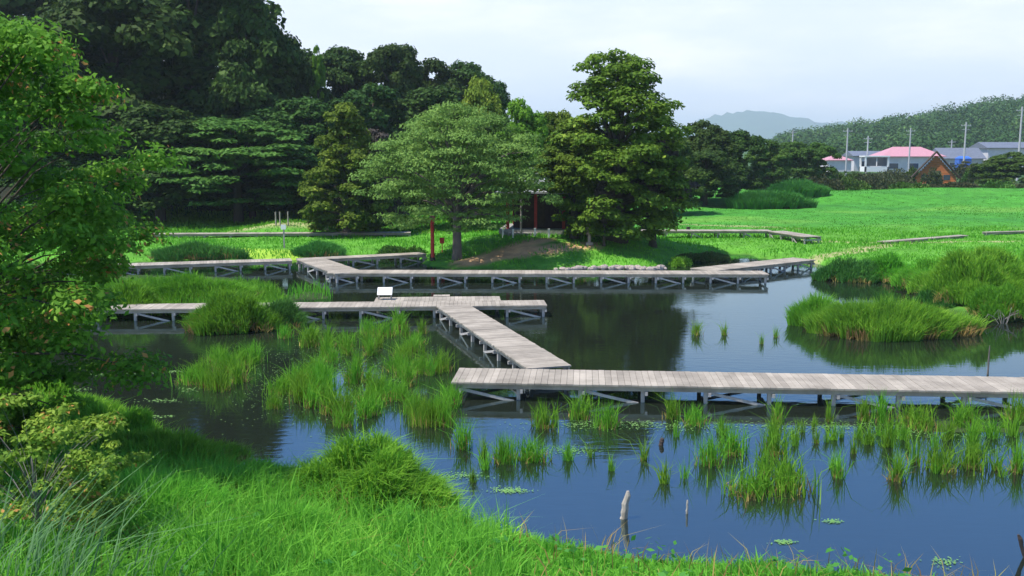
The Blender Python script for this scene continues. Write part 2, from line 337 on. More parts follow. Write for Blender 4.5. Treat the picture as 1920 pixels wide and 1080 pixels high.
b = N.new('ShaderNodeBump'); b.inputs['Distance'].default_value = .010; L.new(m2.outputs[0], b.inputs['Strength']); L.new(n1.outputs[0], b.inputs['Height'])
L.new(b.outputs[0], gl.inputs['Normal']); L.new(b.outputs[0], fr.inputs['Normal'])
ms = N.new('ShaderNodeMixShader'); L.new(fr.outputs[0], ms.inputs[0]); L.new(df_.outputs[0], ms.inputs[1]); L.new(gl.outputs[0], ms.inputs[2]); L.new(ms.outputs[0], out.inputs[0])
wat = np_mesh('pond_water', [(-75, 3, 0), (75, 3, 0), (75, 62, 0), (-75, 62, 0)], [np.array([[0, 1, 2, 3]])], wm)
tag(link('pond_water', wat), kind='structure')

# ------------------------------------------------------------------ far mountain
def ridge_mesh(name, pts, D, depth, mat, base=-2, n=90, m=14):
    """a mountain range: crest heights at given x, sloping down before and behind"""
    xs = np.linspace(pts[0][0], pts[-1][0], n); cz = np.interp(xs, [q[0] for q in pts], [q[1] for q in pts])
    V = []
    for j in range(m):
        t = j / (m - 1) * 2 - 1; k = (1 - abs(t)) ** 1.15
        rough = 1 + .16 * np.sin(xs * .02 + t * 4) * (1 - k) + .05 * np.sin(xs * .06 + j * 2.0)
        V.append(np.column_stack([xs + 40 * np.sin(t * 5 + xs * .01), np.full(n, D + t * depth), base + (cz - base) * k * rough]))
    I = np.arange(n * m).reshape(m, n)
    Q = np.stack([I[:-1, :-1].ravel(), I[:-1, 1:].ravel(), I[1:, 1:].ravel(), I[1:, :-1].ravel()], 1)
    return np_mesh(name, np.vstack(V), [Q], mat, True)
M['mount'] = plain('mountain_forest', (.05, .11, .05), (.03, .075, .04), .02, .95, 0, .1)
crest = [(at(px, 4800)[0], at(px, 4800, py)[1]) for px, py in ((900, 285), (1150, 270), (1260, 240), (1330, 216), (1375, 207), (1400, 202), (1425, 201), (1460, 211), (1500, 221), (1540, 228), (1580, 224), (1650, 230), (1760, 245), (2000, 280))]
tag(link('far_mountain', ridge_mesh('far_mountain', crest, 4800, 700, M['mount'])), kind='structure')

# ------------------------------------------------------------------ foliage builders
def unit(v): return v / np.maximum(np.linalg.norm(v, axis=1, keepdims=True), 1e-9)
def leaf_quads(C, Nn, size, aspect=1.8, r=None, droop=0.0):
    """rhombic leaves of given centres and facing normals"""
    r = r or rng; n = len(C); Nn = unit(Nn)
    t = unit(np.cross(Nn, unit(r.normal(size=(n, 3))))); bt = np.cross(Nn, t)
    t[:, 2] -= droop; t = unit(t)
    s = (size * r.uniform(.65, 1.35, n))[:, None]
    a = t * s * .5 * math.sqrt(aspect); b_ = bt * s * .5 / math.sqrt(aspect)
    V = np.stack([C - a, C + b_, C + a, C - b_], 1).reshape(-1, 3)
    return V, np.arange(n * 4).reshape(n, 4)
def clump_leaves(cl, per, size, aspect=1.6, up=.5, shell=.45, r=None):
    """cl: (n,6) clump centres and radii; leaves lie in the outer shell of every clump"""
    r = r or rng; k = len(cl); rad = cl[:, 3:6].mean(1)
    cnt = np.maximum(6, (per * (rad / rad.mean()) ** 2).astype(int)); idx = np.repeat(np.arange(k), cnt)
    d = unit(r.normal(size=(len(idx), 3))); d[:, 2] = np.where(d[:, 2] < -.35, -d[:, 2] * .6, d[:, 2]); d = unit(d)
    rr = 1 - shell * r.random(len(idx)) ** 1.5
    rr *= 1 + .18 * np.sin(d[:, 0] * 5 + idx) * np.cos(d[:, 1] * 6 + idx * 1.7) + r.normal(size=len(idx)) * .06
    C = cl[idx, :3] + d * cl[idx, 3:6] * rr[:, None]
    nn = d * 1.0 + r.normal(size=d.shape) * .55; nn[:, 2] += up
    return leaf_quads(C, nn, size, aspect, r)
def limbs(cl, trunk_top, r0, n, r, sub=1.0, bend=.12, fork=0.25):
    """tapered trunk with limbs reaching into the clumps"""
    mb = MB(); H_ = trunk_top
    lean = r.normal(size=2) * .03 * H_
    tp = [(lean[0] * t ** 2, lean[1] * t ** 2, H_ * t) for t in (-.02, .05, .2, .4, .6, .8, 1)]
    mb.tube(tp, [r0 * 1.5, r0 * 1.1, r0, r0 * .85, r0 * .65, r0 * .42, r0 * .15], 9)
    pick = r.choice(len(cl), min(n, len(cl)), replace=False)
    for i in pick:
        c = cl[i, :3]; t = np.clip(fork + .55 * (c[2] / H_) * r.uniform(.5, .95), .12, .92); t = min(t, max(.12, (c[2] / H_) * .9))
        s = np.array([lean[0] * t ** 2, lean[1] * t ** 2, H_ * t]); e = c
        m1 = s + (e - s) * .35 + np.array([0, 0, bend * np.linalg.norm(e - s)]) ; m2 = s + (e - s) * .7 + np.array([0, 0, bend * .8 * np.linalg.norm(e - s)]) + r.normal(size=3) * .03 * H_ * .3
        rr = r0 * sub * .42 * (1 - t * .6)
        mb.tube([s, m1, m2, e], [rr, rr * .72, rr * .45, rr * .15], 6, False)
    return mb
def proto_broad(seed, Ht=10., W=8., n=70, per=150, leaf=.26, low=.18, flat=.75, lumps=5):
    r = np.random.default_rng(seed)
    big = []
    for i in range(lumps):                       # a few main masses give the uneven outline
        a = r.uniform(0, 2 * math.pi); q = r.uniform(.1, .42)
        big.append((math.cos(a) * W * .5 * q * 1.3, math.sin(a) * W * .5 * q * 1.3, Ht * r.uniform(.42, .74), W * r.uniform(.22, .32), Ht * r.uniform(.16, .24)))
    big.append((0, 0, Ht * .78, W * .26, Ht * .19))
    big = np.array(big); cl = []
    for i in range(n):
        bI = big[i % len(big)]; d = unit(r.normal(size=(1, 3)))[0]
        if d[2] < -.5: d[2] *= -1
        k = r.uniform(.72, 1.02)
        c = np.array([bI[0] + d[0] * bI[3] * k, bI[1] + d[1] * bI[3] * k, max(Ht * low, bI[2] + d[2] * bI[4] * k)])
        s = W * r.uniform(.075, .13); cl.append((*c, s, s, s * flat))
    cl = np.array(cl)
    # clumps low on the sides so the skirt of the crown hangs towards the ground
    sk = []
    for i in range(n // 3):
        a = r.uniform(0, 2 * math.pi); q = W * r.uniform(.28, .46); s = W * r.uniform(.07, .11)
        sk.append((math.cos(a) * q, math.sin(a) * q, Ht * r.uniform(low, .45), s, s, s * flat))
    cl = np.vstack([cl, sk])
    V, Q = clump_leaves(cl, per, leaf, r=r)
    return cl, V, Q, r
def proto_cedar(seed, Ht=10., W=7., n=85, per=130, leaf=.2, power=.8, low=.14, top=.22):
    r = np.random.default_rng(seed); cl = []
    for i in range(n):
        t = low + (1 - low) * ((i + .5) / n) ** .95; a = i * 2.4 + r.uniform(-.4, .4)
        env = W * .5 * (top + (1 - top) * (1 - t) ** power) * (0.82 + .3 * math.sin(t * 23 + 1) * math.cos(a * 1.5 + t * 9))
        q = env * r.uniform(.55, 1.05) * (1 if t < .93 else .4); s = W * r.uniform(.08, .135) * (1.1 - .35 * t)
        cl.append((math.cos(a) * q, math.sin(a) * q, Ht * t * .97 - .06 * q, s * 1.1, s * 1.1, s * .62))
    cl = np.array(cl); V, Q = clump_leaves(cl, per, leaf, 1.7, .6, r=r)
    return cl, V, Q, r
def proto_outline(seed, prof, Ht, n, per, leaf, s0, s1, flat=.6):
    r = np.random.default_rng(seed); t_ = [p[0] for p in prof]; cl = []
    area = np.cumsum([np.interp(t, t_, [p[1] for p in prof]) for t in np.linspace(t_[0], 1, 60)]); area /= area[-1]
    for i in range(n):
        t = np.interp((i + .5) / n, area, np.linspace(t_[0], 1, 60)); rad = np.interp(t, t_, [p[1] for p in prof]); cx = np.interp(t, t_, [p[2] for p in prof])
        a = i * 2.4 + r.uniform(-.5, .5); q = rad * (r.uniform(.62, .98) if r.random() < .8 else r.uniform(.1, .6)); s = r.uniform(s0, s1)
        cl.append((cx + math.cos(a) * q, math.sin(a) * q, Ht * t - .05 * q - s * .3, s * 1.15, s * 1.15, s * flat))
    cl = np.array(cl); V, Q = clump_leaves(cl, per, leaf, 1.6, .75, .4, r=r)
    return cl, V, Q, r
BIG = [(.05, 2.0, .2), (.12, 2.6, .2), (.2, 3.0, .3), (.33, 3.25, .1), (.48, 3.2, 0), (.6, 2.75, .2), (.68, 2.2, .35), (.78, 1.95, .25), (.87, 1.75, .0), (.94, 1.2, -.2), (1.0, .75, -.3)]
SIDE = [(.42, 1.5, 0), (.48, 2.1, 0), (.58, 2.2, .1), (.65, 1.8, 0), (.82, 1.2, -.1), (1.0, .45, 0)]
LIT = [(.08, 1.8, 0), (.22, 2.5, 0), (.4, 2.1, -.1), (.55, 1.6, 0), (.75, 1.25, .1), (.9, .8, 0), (1.0, .35, 0)]
def proto_feather(seed, Ht=9., W=11., n=150, per=95, leaf=.15):
    r = np.random.default_rng(seed); cl = []
    for i in range(n):
        a = r.uniform(0, 2 * math.pi); q = math.sqrt(r.random()); rad = q * W * .5
        dome = math.sqrt(max(0, 1 - q * q)); lob = 1 + .13 * math.sin(a * 3 + seed) * q + .1 * math.sin(a * 7 + 2 * seed) * q; rad *= lob; z = Ht * (.40 + .55 * dome * r.choice([1.0, .97, .75, .5]) * (1 + .07 * math.sin(a * 5 + 1) * math.sin(q * 9))) - q * Ht * .08 * r.random()
        s = W * r.uniform(.05, .085); cl.append((math.cos(a) * rad, math.sin(a) * rad, z, s * 1.35, s * 1.35, s * .42))
    for i in range(n // 3):
        a = r.uniform(0, 2 * math.pi); rad = W * r.uniform(.2, .43); s = W * r.uniform(.05, .08)
        cl.append((math.cos(a) * rad, math.sin(a) * rad, Ht * r.uniform(.2, .5), s * 1.5, s * 1.5, s * .3))
    cl = np.array(cl); V, Q = clump_leaves(cl, per, leaf, 2.2, .8, .9, r=r)
    return cl, V, Q, r

def mk_tree(name, proto, mats, Ht, r0, nl, label, cat='tree', group=None, fork=.25, tt=.86, sub=1.0, wig=.12):
    cl, V, Q, r = proto
    o = empty(name); tag(o, label, cat, group)
    tr = limbs(cl, Ht * tt, r0, nl, r, sub, wig, fork).build('trunk', mats[1], o, True)
    cme = np_mesh('crown', V, [Q], mats[0]); cr_ = link('crown', cme, o)
    return o
def copy_thing(o, mat=None):
    c = o.copy(); COL.objects.link(c)
    for ch in list(o.children):
        d = ch.copy(); COL.objects.link(d); d.parent = c
        d.matrix_parent_inverse = ch.matrix_parent_inverse.copy()
        if mat and ch.name.split('.')[0] in mat:
            d.material_slots[0].link = 'OBJECT'; d.material_slots[0].material = mat[ch.name.split('.')[0]]
        for g in ch.children:
            e = g.copy(); COL.objects.link(e); e.parent = d
    return c
BASE = {}
def tree(name, kind, px, D, top, wpx, label, group=None, mat=None, cat='tree', rz=None, sink=0.0, base=None):
    """stand a tree at distance D in the direction of px, reaching up to row top, wpx wide"""
    x, zt = at(px, D, top); z0 = (hz(x, D) if base is None else base) - sink; Wm = wpx / F * D
    pr, ph, pw = PROTO[kind]
    if kind not in BASE:
        o = pr(name); BASE[kind] = o
        if mat:
            for ch in o.children:
                if ch.name.split('.')[0] == 'crown': ch.material_slots[0].link = 'OBJECT'; ch.material_slots[0].material = mat
    else:
        o = copy_thing(BASE[kind], {'crown': mat} if mat else {'crown': BASE[kind].children[1].data.materials[0]})
        o.name = name
        for k in ('label', 'category', 'group'):
            if k in o.keys(): del o[k]
    o.location = (x, D, z0); o.rotation_euler = (0, 0, rz if rz is not None else random.uniform(0, 6.28))
    sx = Wm / pw; o.scale = (sx, sx, (zt - z0) / ph); tag(o, label, cat, group)
    return o
PROTO = {}
for i, sd_ in enumerate((11, 12, 13)):
    PROTO['broad%d' % i] = ((lambda nm, s=sd_: mk_tree(nm, proto_broad(s, 10, 8, 105, 240, .25), (M['forest'], M['bark']), 10, .28, 16, '')), 10, 8)
PROTO['layer'] = ((lambda nm: mk_tree(nm, proto_feather(31, 9, 9, 170, 160, .22), (M['forest_mid'], M['bark']), 9, .25, 24, '')), 9, 9)
PROTO['cedar'] = ((lambda nm: mk_tree(nm, proto_outline(21, BIG, 9.8, 215, 240, .15, .38, .78), (M['cedar'], M['bark']), 9.8, .42, 40, '', fork=.15)), 9.9, 6.9)
PROTO['cedar_s'] = ((lambda nm: mk_tree(nm, proto_outline(23, SIDE, 7, 95, 230, .14, .34, .62), (M['cedar'], M['bark']), 7, .2, 20, '', fork=.12)), 7, 4.6)
PROTO['cedar_l'] = ((lambda nm: mk_tree(nm, proto_outline(24, LIT, 7, 85, 230, .15, .36, .62), (M['cedar'], M['bark']), 7, .2, 20, '', fork=.12)), 7, 5.0)
PROTO['feather'] = ((lambda nm: mk_tree(nm, proto_feather(41, 7.6, 9.8, 300, 150, .12), (M['feather'], M['midbark']), 7.6, .27, 60, '', fork=.18, tt=.7, sub=1.15, wig=.1)), 7.6, 9.8)
PROTO['small'] = ((lambda nm: mk_tree(nm, proto_broad(51, 5, 5, 46, 150, .2, .1), (M['forest_mid'], M['bark']), 5, .14, 8, '')), 5, 5)

FG = 'trees of the dark wood on the left hill'
FW = [
 ('broad0', 60, 74, 40, 300, 'dark tall tree behind the near red-tipped tree, at the left edge', 0),
 ('broad1', 215, 78, -30, 330, 'tall dark wood tree right behind the red-tipped tree, reaching past the top edge', 0),
 ('broad2', 345, 84, -110, 330, 'highest dark tree of the wood, its top cut off by the top edge', 0),
 ('broad0', 110, 92, -120, 380, 'great dark tree far up the hill in the top left corner', 0),
 ('broad1', 455, 80, 5, 190, 'dark tree on the steep right shoulder of the tall wood', 0),
 ('broad2', 520, 86, 62, 150, 'dark tree one step down from the shoulder of the wood', 0),
 ('layer', 440, 70, 215, 290, 'lower tree with flat layered boughs at the foot of the dark wood', 1),
 ('broad0', 560, 90, 92, 120, 'small dark crown left of the yellow green treetop', 0),
 ('broad1', 648, 96, 90, 150, 'flat topped dark tree right of the yellow green treetop', 0),
 ('broad2', 745, 94, 80, 130, 'round high crown standing out on the skyline of the wood', 0),
 ('broad0', 815, 98, 112, 130, 'dark crown just right of the round high one on the skyline', 0),
 ('broad1', 880, 100, 118, 130, 'dark crown near the right end of the skyline of the wood', 0),
 ('broad2', 925, 104, 150, 90, 'last dark crown sloping down at the right end of the wood', 0),
 ('broad1', 560, 76, 185, 190, 'shaded tree filling the gap left of the lit conifer', 0),
 ('broad2', 290, 70, 195, 240, 'middle height dark tree left of the layered boughs', 0),
 ('broad0', 690, 82, 160, 190, 'shaded tree rising behind the lit conifer', 0),
 ('broad1', 800, 84, 165, 200, 'shaded tree behind the feathery grey green tree', 0),
 ('broad2', 640, 78, 250, 200, 'low shaded tree behind the lit conifer foot', 0),
 ('broad0', 470, 74, 300, 170, 'low dark tree hanging over the dark bank of the wood', 0),
 ('broad2', 150, 69, 240, 260, 'low dark tree at the wood edge behind the red-tipped tree', 0),
]
for k, px, D, top, wp, lab, mi in FW:
    tree('forest_tree', k, px, D, top, wp * 1.12, lab, FG, M['forest_mid'] if mi else M['forest'], sink=.3)
tree('bright_tree', 'small', 594, 88, 86, 34, 'narrow yellow green treetop poking above the dark skyline', None, M['bright'], base=9)
tree('yellowish_tree', 'broad1', 905, 74, 148, 110, 'yellowish tree peeping above the feathery tree', None, M['yellowtree'])
tree('bright_tree', 'broad0', 985, 64, 186, 130, 'bright green tree between the feathery tree and the big conifer', None, M['bright'])
tree('bright_tree', 'broad2', 1045, 68, 205, 110, 'bright green crown tucked behind the left side of the big conifer', None, M['cedar'])
tree('dark_tree', 'broad2', 850, 66, 200, 190, 'mid green tree close behind the feathery tree', None, M['forest_mid'])
tree('lit_conifer', 'cedar_l', 645, 60, 190, 175, 'lit conifer with bright clumps in front of the dark wood')
tree('lit_conifer', 'cedar_l', 705, 63, 240, 120, 'smaller conifer half hidden behind the feathery tree')
tree('big_conifer', 'cedar', 1160, 50.5, 90, 280, 'tallest conifer in the middle, broad layered crown on the island', rz=0.0)
tree('side_conifer', 'cedar_s', 1078, 50.5, 222, 160, 'shorter conifer leaning against the left of the tallest one')
tree('side_conifer', 'cedar_s', 1134, 48.8, 335, 60, 'small conifer in shade at the foot of the tallest one')
tree('side_conifer', 'cedar_s', 1228, 51.5, 250, 150, 'low conifer at the right foot of the tallest one')
tree('feathery_tree', 'feather', 855, 47.6, 186, 305, 'wide spreading feathery grey green tree with pale limbs in front of the shrine', rz=2.2)
RG = 'dark trees behind the meadow'
for px, D, top, wp, k, mt, lab in ((1322, 90, 226, 130, 'broad0', 'forest', 'dark tree just right of the tallest conifer'),
        (1385, 96, 246, 110, 'broad1', 'forest', 'dark tree at the middle of the group behind the meadow edge'),
        (1325, 86, 280, 120, 'broad2', 'forest', 'low dark tree in front of the group right of the conifer'),
        (1440, 112, 262, 90, 'broad0', 'forest_mid', 'rounded tree at the right end of the dark group'),
        (1492, 118, 264, 80, 'broad2', 'forest_mid', 'rounded tree below the bluish mountain saddle'),
        (1535, 120, 268, 66, 'broad1', 'forest_mid', 'small rounded tree left of the village poles'),
        (1262, 78, 262, 110, 'broad1', 'forest_mid', 'olive tree touching the right edge of the tallest conifer'),
        (1893, 118, 285, 110, 'broad0', 'forest_mid', 'dense green tree at the right edge near the village'),
        (1850, 128, 300, 70, 'small', 'forest_mid', 'smaller green tree left of the dense one at the right edge'),
        (1815, 150, 302, 44, 'small', 'hedge', 'little tree beside the log cabin')):
    tree('meadow_tree', k, px, D, top, wp * 1.05, lab, RG, M[mt], sink=.3)

# ------------------------------------------------------------------ near tree on the left (leaves with red tips)
def spray_tree(seed, Ht, W, n, per, leaf, low, peak=.5):
    r = np.random.default_rng(seed); cl = []
    for i in range(n):
        t = r.uniform(low, 1); a = r.uniform(0, 2 * math.pi)
        env = W * .5 * math.sqrt(max(.05, 1 - ((t - peak) / max(peak, 1.06 - peak)) ** 2)) * (1 + .18 * math.sin(a * 3 + t * 9))
        q = env * r.uniform(.5, 1.0); s = W * r.uniform(.035, .065)
        cl.append((math.cos(a) * q, math.sin(a) * q, Ht * t, s * 1.3, s * 1.3, s * .9))
    cl = np.array(cl); V, Q = clump_leaves(cl, per, leaf, 1.9, .4, .95, r=r)
    return cl, V, Q, r
nt_ = mk_tree('near_tree', spray_tree(61, 6.0, 6.1, 400, 250, .068, .12, .5), (M['near'], M['bark']), 6.0, .14, 120, 'near leafy tree with reddish shoot tips, filling the left edge', fork=.1, sub=.6)
nt_.location = (-8.1, 13.0, hz(-8.25, 13) + .1)
nt2 = mk_tree('near_tree', spray_tree(62, 3.3, 3.6, 170, 330, .062, .1, .5), (M['near'], M['bark']), 3.7, .07, 60, 'lower leafy tree leaning out over the pond beside the near red-tipped one', fork=.1, sub=.6)
nt2.location = (-8.6, 13.9, .5)
yb = mk_tree('yellow_shrub', spray_tree(63, 1.7, 2.1, 120, 120, .043, .12, .5), (M['yellowbush'], M['greybark']), 1.45, .022, 50, 'yellow green shrub with reddish twigs in the lower left corner', 'shrub', fork=.05, sub=.8)
yb.location = (-4.95, 9.6, hz(-4.95, 9.6) - .1)

# ------------------------------------------------------------------ grass blades
def blades(P, h, wd, lean=.35, r=None, wind=(0, 0), zfun=None):
    r = r or rng; n = len(P)
    z = (zfun or hgt)(P); hh = h * r.uniform(.55, 1.25, n) if np.isscalar(h) else h
    a = r.uniform(0, 2 * math.pi, n); ln = np.abs(r.normal(size=n)) * lean
    dx = np.cos(a) * ln + wind[0]; dy = np.sin(a) * ln + wind[1]
    f = r.uniform(0, math.pi, n); wx = np.cos(f) * wd / 2 * r.uniform(.6, 1.3, n); wy = np.sin(f) * wd / 2
    B = np.column_stack([P, z - .02])
    W_ = np.column_stack([wx, wy, np.zeros(n)])
    mid = B + np.column_stack([dx * hh * .35, dy * hh * .35, hh * .58]); tip = B + np.column_stack([dx * hh * 1.1, dy * hh * 1.1, hh * (1 - .25 * np.minimum(ln, 1.5))])
    V = np.stack([B - W_, B + W_, mid + W_ * .8, mid - W_ * .8, tip], 1).reshape(-1, 3)
    i = np.arange(n)[:, None] * 5
    return V, i + np.array([[0, 1, 2, 3]]), i + np.array([[3, 2, 4]])
def scatter(n, x0, x1, y0, y1, cond, r=None):
    r = r or rng; P = np.column_stack([r.uniform(x0, x1, n), r.uniform(y0, y1, n)])
    return P[cond(P)]
def grass_obj(name, parts, mat, label=None, cat='grass', kind='stuff'):
    V = []; q = []; t = []; off = 0
    for v, a, b in parts: V.append(v); q.append(a + off); t.append(b + off); off += len(v)
    o = link(name, np_mesh(name, np.vstack(V), [np.vstack(q), np.vstack(t)], mat)); tag(o, label, cat, None, kind); return o
def patchy(P, s, k, lo=-.2): return wob(P[:, 0], P[:, 1], s, k) > lo
def inview(P, m=40):
    t = P[:, 1]; px = P[:, 0] / np.maximum(t, .1) * F * .99 + 960; return (px > -m - 200) & (px < 1920 + m + 200)
# foreground bank
def cnear(P): return (sdf(P, NEAR) + .25 * wob(P[:, 0], P[:, 1], 1.1, 1) > -.15) & inview(P)
P1 = scatter(130000, -9, 6, 5.5, 19, cnear)
h1 = (.38 + .26 * wob(P1[:, 0], P1[:, 1], 1.5, 6) + .20 * wob(P1[:, 0], P1[:, 1], 4.5, 2)).clip(.1) * rng.uniform(.6, 1.25, len(P1)); h1 = np.where(P1[:, 0] > -.6, h1 * sstep(1.6, -1.0, P1[:, 0]).clip(.42, 1), h1)
P1b = scatter(9000, -6, 0, 6, 15, cnear)
grass_obj('bank_grass', [blades(P1, h1, .023, .6), blades(P1b, .62, .012, .6)], M['grass'], 'bright green long grass on the near bank')
Ps = scatter(2600, -7, 6, 6, 17, cnear)
grass_obj('dry_straw', [blades(Ps, .42, .014, .9)], M['reed_dry'], 'scattered straw coloured stems in the grass of the near bank')
Pw = scatter(5200, -7, 5, 6, 17, lambda P: cnear(P) & patchy(P, 1.9, 4, .25) & (sdf(P, NEAR) > .5)); zw = hgt(Pw) + rng.uniform(.12, .42, len(Pw))
Vw, Qw = leaf_quads(np.column_stack([Pw, zw]), rng.normal(size=(len(Pw), 3)) * .5 + np.array([0, 0, 1]), .075, 1.6)
tag(link('broad_weeds', np_mesh('broad_weeds', Vw, [Qw], M['rush'])), 'darker broad leaved weeds among the grass of the near bank', 'weeds', None, 'stuff')
# long pale blades in the corner
Pc = np.column_stack([rng.normal(-4.2, .5, 170), rng.normal(7.9, .45, 170)])
grass_obj('pale_long_grass', [blades(Pc, 1.15, .02, .35, wind=(.45, .12))], M['palegrass'], 'long pale arching blades in the bottom left corner')

# marsh, island lawn, far field
def cm(P): return (hgt(P) > .06) & inview(P)
Pm = scatter(52000, -26, -6, 27, 39.5, lambda P: cm(P) & (sdf(P, MARSH) > -.1))
hm = (.42 + .28 * wob(Pm[:, 0], Pm[:, 1], .8, 2)) * rng.uniform(.6, 1.2, len(Pm))
grass_obj('marsh_grass', [blades(Pm, hm, .035, .4)], M['marsh'], 'tall green marsh grass between the two left boardwalks')
Pt = scatter(4000, -10, -4, 28, 45, lambda P: sdf(P, TUFT) > -.15)
grass_obj('marsh_grass', [blades(Pt, .55, .03, .3)], M['marsh'], 'small square patch of marsh grass left of the white board')
def bare(P):
    a, b = G(850, 474, .8)[:2], G(1060, 452, 1.0)[:2]; e = b - a; t = np.clip(((P - a) @ e) / (e @ e), 0, 1); return np.sqrt((((P - a) - t[:, None] * e) ** 2).sum(1))
Pi = scatter(60000, -32, 34, 42, 66, lambda P: cm(P) & (sdf(P, FAR) > .1) & (bare(P) > .8))
hi = (.16 + .12 * wob(Pi[:, 0], Pi[:, 1], .5, 4)) * rng.uniform(.6, 1.3, len(Pi))
grass_obj('shore_grass', [blades(Pi, hi, .05, .5)], M['marsh'], 'short green grass on the island and the far shore')
Pf = scatter(60000, 4, 95, 66, 112, cm)
grass_obj('meadow_grass', [blades(Pf, (.075 + .05 * wob(Pf[:, 0], Pf[:, 1], .14, 8)) * rng.uniform(.6, 1.3, len(Pf)), .06, .9)], M['field'], 'bright green meadow grass beyond the pond')
Pg = scatter(24000, -45, 2, 62, 80, cm)
grass_obj('meadow_grass', [blades(Pg, .24, .08, .5)], M['marsh'], 'green grass strip in front of the dark wood')

# ------------------------------------------------------------------ bushes (domes of narrow leaves)
def bush_mesh(seed, W, Dp, Ht, n, leaf, aspect, mat, name='leaves', lump=9, spike=.25):
    r = np.random.default_rng(seed); V = []; Q = []
    a = r.uniform(0, 2 * math.pi, lump); q = np.sqrt(r.random(lump)) * .75
    cl = np.column_stack([np.cos(a) * q * W / 2, np.sin(a) * q * Dp / 2, Ht * .06 * np.ones(lump), r.uniform(.3, .45, lump) * W * .62, r.uniform(.3, .45, lump) * Dp * .62, Ht * (.98 - .35 * q) * r.uniform(.7, 1.05, lump)])
    idx = r.integers(0, lump, n); d = unit(r.normal(size=(n, 3))); d[:, 2] = np.abs(d[:, 2])
    rr = 1 - .28 * r.random(n) ** 1.3 + .1 * np.sin(d[:, 0] * 9 + idx) * np.cos(d[:, 1] * 8)
    C = cl[idx, :3] + d * cl[idx, 3:] * rr[:, None]; C[:, 2] = np.maximum(C[:, 2], .02)
    # each leaf: axis leans outwards and upwards
    ax = unit(d * .8 + r.normal(size=(n, 3)) * .55 + np.array([0, 0, spike * 2])); sd2 = unit(np.cross(ax, unit(r.normal(size=(n, 3)))))
    s = (leaf * r.uniform(.6, 1.4, n))[:, None]; A = ax * s * .5; B = sd2 * s * .5 / aspect
    V = np.stack([C - A, C + B, C + A, C - B], 1).reshape(-1, 3)
    return np_mesh(name, V, [np.arange(4 * n).reshape(n, 4)], mat)
def mound_mesh(seed, W, Dp, Ht, n, bl, wd, mat, lump=8, dome=.75, lean=.45, name='blades'):
    """blades rooted all over a lumpy dome; dome = share of the height that is the dome"""
    r = np.random.default_rng(seed); a = r.uniform(0, 2 * math.pi, n); q = r.random(n) ** .42
    edge = 1 + .15 * np.sin(a * 3 + seed) + .10 * np.sin(a * 7 + seed * 2) + .06 * np.sin(a * 13 + seed)
    x = np.cos(a) * q * edge * W / 2; y = np.sin(a) * q * edge * Dp / 2
    z = np.full(n, -1.0); b = r.uniform(0, 6.28, lump); c = np.sqrt(r.random(lump)) * .62
    for k in range(lump):
        lx, ly, lr, lh = math.cos(b[k]) * c[k] * W / 2, math.sin(b[k]) * c[k] * Dp / 2, r.uniform(.28, .5), Ht * dome * r.uniform(.6, 1.12) * (1.05 - .4 * c[k])
        dd = ((x - lx) / (lr * W / 2)) ** 2 + ((y - ly) / (lr * Dp / 2)) ** 2; z = np.maximum(z, lh * np.sqrt(np.clip(1 - dd, 0, 1)))
    z = np.maximum(z, Ht * dome * .5 * np.sqrt(np.clip(1 - q ** 2, 0, 1)))
    z = z * (1 - .5 * r.random(n) ** 3)
    hh = bl * r.uniform(.5, 1.3, n) * (1.15 - .35 * q); out = .35 * q
    V, A, B = blades(np.column_stack([x, y]), hh, wd, lean, r, zfun=lambda p: z)
    V = V.reshape(n, 5, 3); dx = (np.cos(a) * out * hh)[:, None]; dy = (np.sin(a) * out * hh)[:, None]
    wt = np.array([0, 0, .45, .45, 1.2]); V[:, :, 0] += dx * wt; V[:, :, 1] += dy * wt
    return np_mesh(name, V.reshape(-1, 3), [A, B], mat)
def mound(name, seed, px, py, z, W, Dp, Ht, n, bl, wd, mat, label, cat='bush', lump=8, dome=.75, lean=.45, dry=True):
    g = G(px, py, z); o = empty(name, (g[0], g[1], max(hz(g[0], g[1]), -.02) - .03)); tag(o, label, cat)
    link('green_blades', mound_mesh(seed, W, Dp, Ht, n, bl, wd, mat, lump, dome, lean), o)
    if dry: link('dry_blades', mound_mesh(seed + 1, W * .98, Dp * .98, Ht * .55, n // 8, bl * .8, wd, M['reed_dry'], lump, dome, lean * 1.3), o)
    return o
def stems_mesh(seed, W, Ht, n, mat, rad=.012):
    r = np.random.default_rng(seed); mb = MB()
    for i in range(n):
        a = r.uniform(0, 6.28); q = r.uniform(.1, .45) * W
        mb.tube([(math.cos(a) * q * .3, math.sin(a) * q * .3, -.15), (math.cos(a) * q * .7, math.sin(a) * q * .7, Ht * .35), (math.cos(a) * q, math.sin(a) * q, Ht * r.uniform(.5, .8))], [rad, rad * .8, rad * .4], 5, False)
    return mb.mesh('stem', mat)
def bush(name, seed, px, py, z, W, Dp, Ht, n, leaf, aspect, mat, label, cat='bush', group=None, spike=.25, lump=9):
    g = G(px, py, z); o = empty(name, (g[0], g[1], max(hz(g[0], g[1]), 0) - .03)); tag(o, label, cat, group)
    link('leaves', bush_mesh(seed, W, Dp, Ht, n, leaf, aspect, mat, lump=lump, spike=spike), o)
    link('stem', stems_mesh(seed, min(W, Dp), Ht, 9, M['bark']), o)
    return o
mound('leafy_bush', 71, 685, 992, .2, 2.2, 1.8, 1.2, 12000, .30, .022, M['bush'], 'rounded bright green bush at the water edge on the near bank', lump=14, lean=.75)
bush('leafy_bush', 72, 840, 1062, .3, .62, .55, .5, 1700, .065, 2.0, M['bush'], 'small leafy bush at the bottom edge, on the tip of the near bank')
mound('leafy_bush', 73, 490, 945, .3, 1.5, 1.1, .6, 6000, .2, .02, M['bush'], 'low green bush left of the rounded waterside bush')
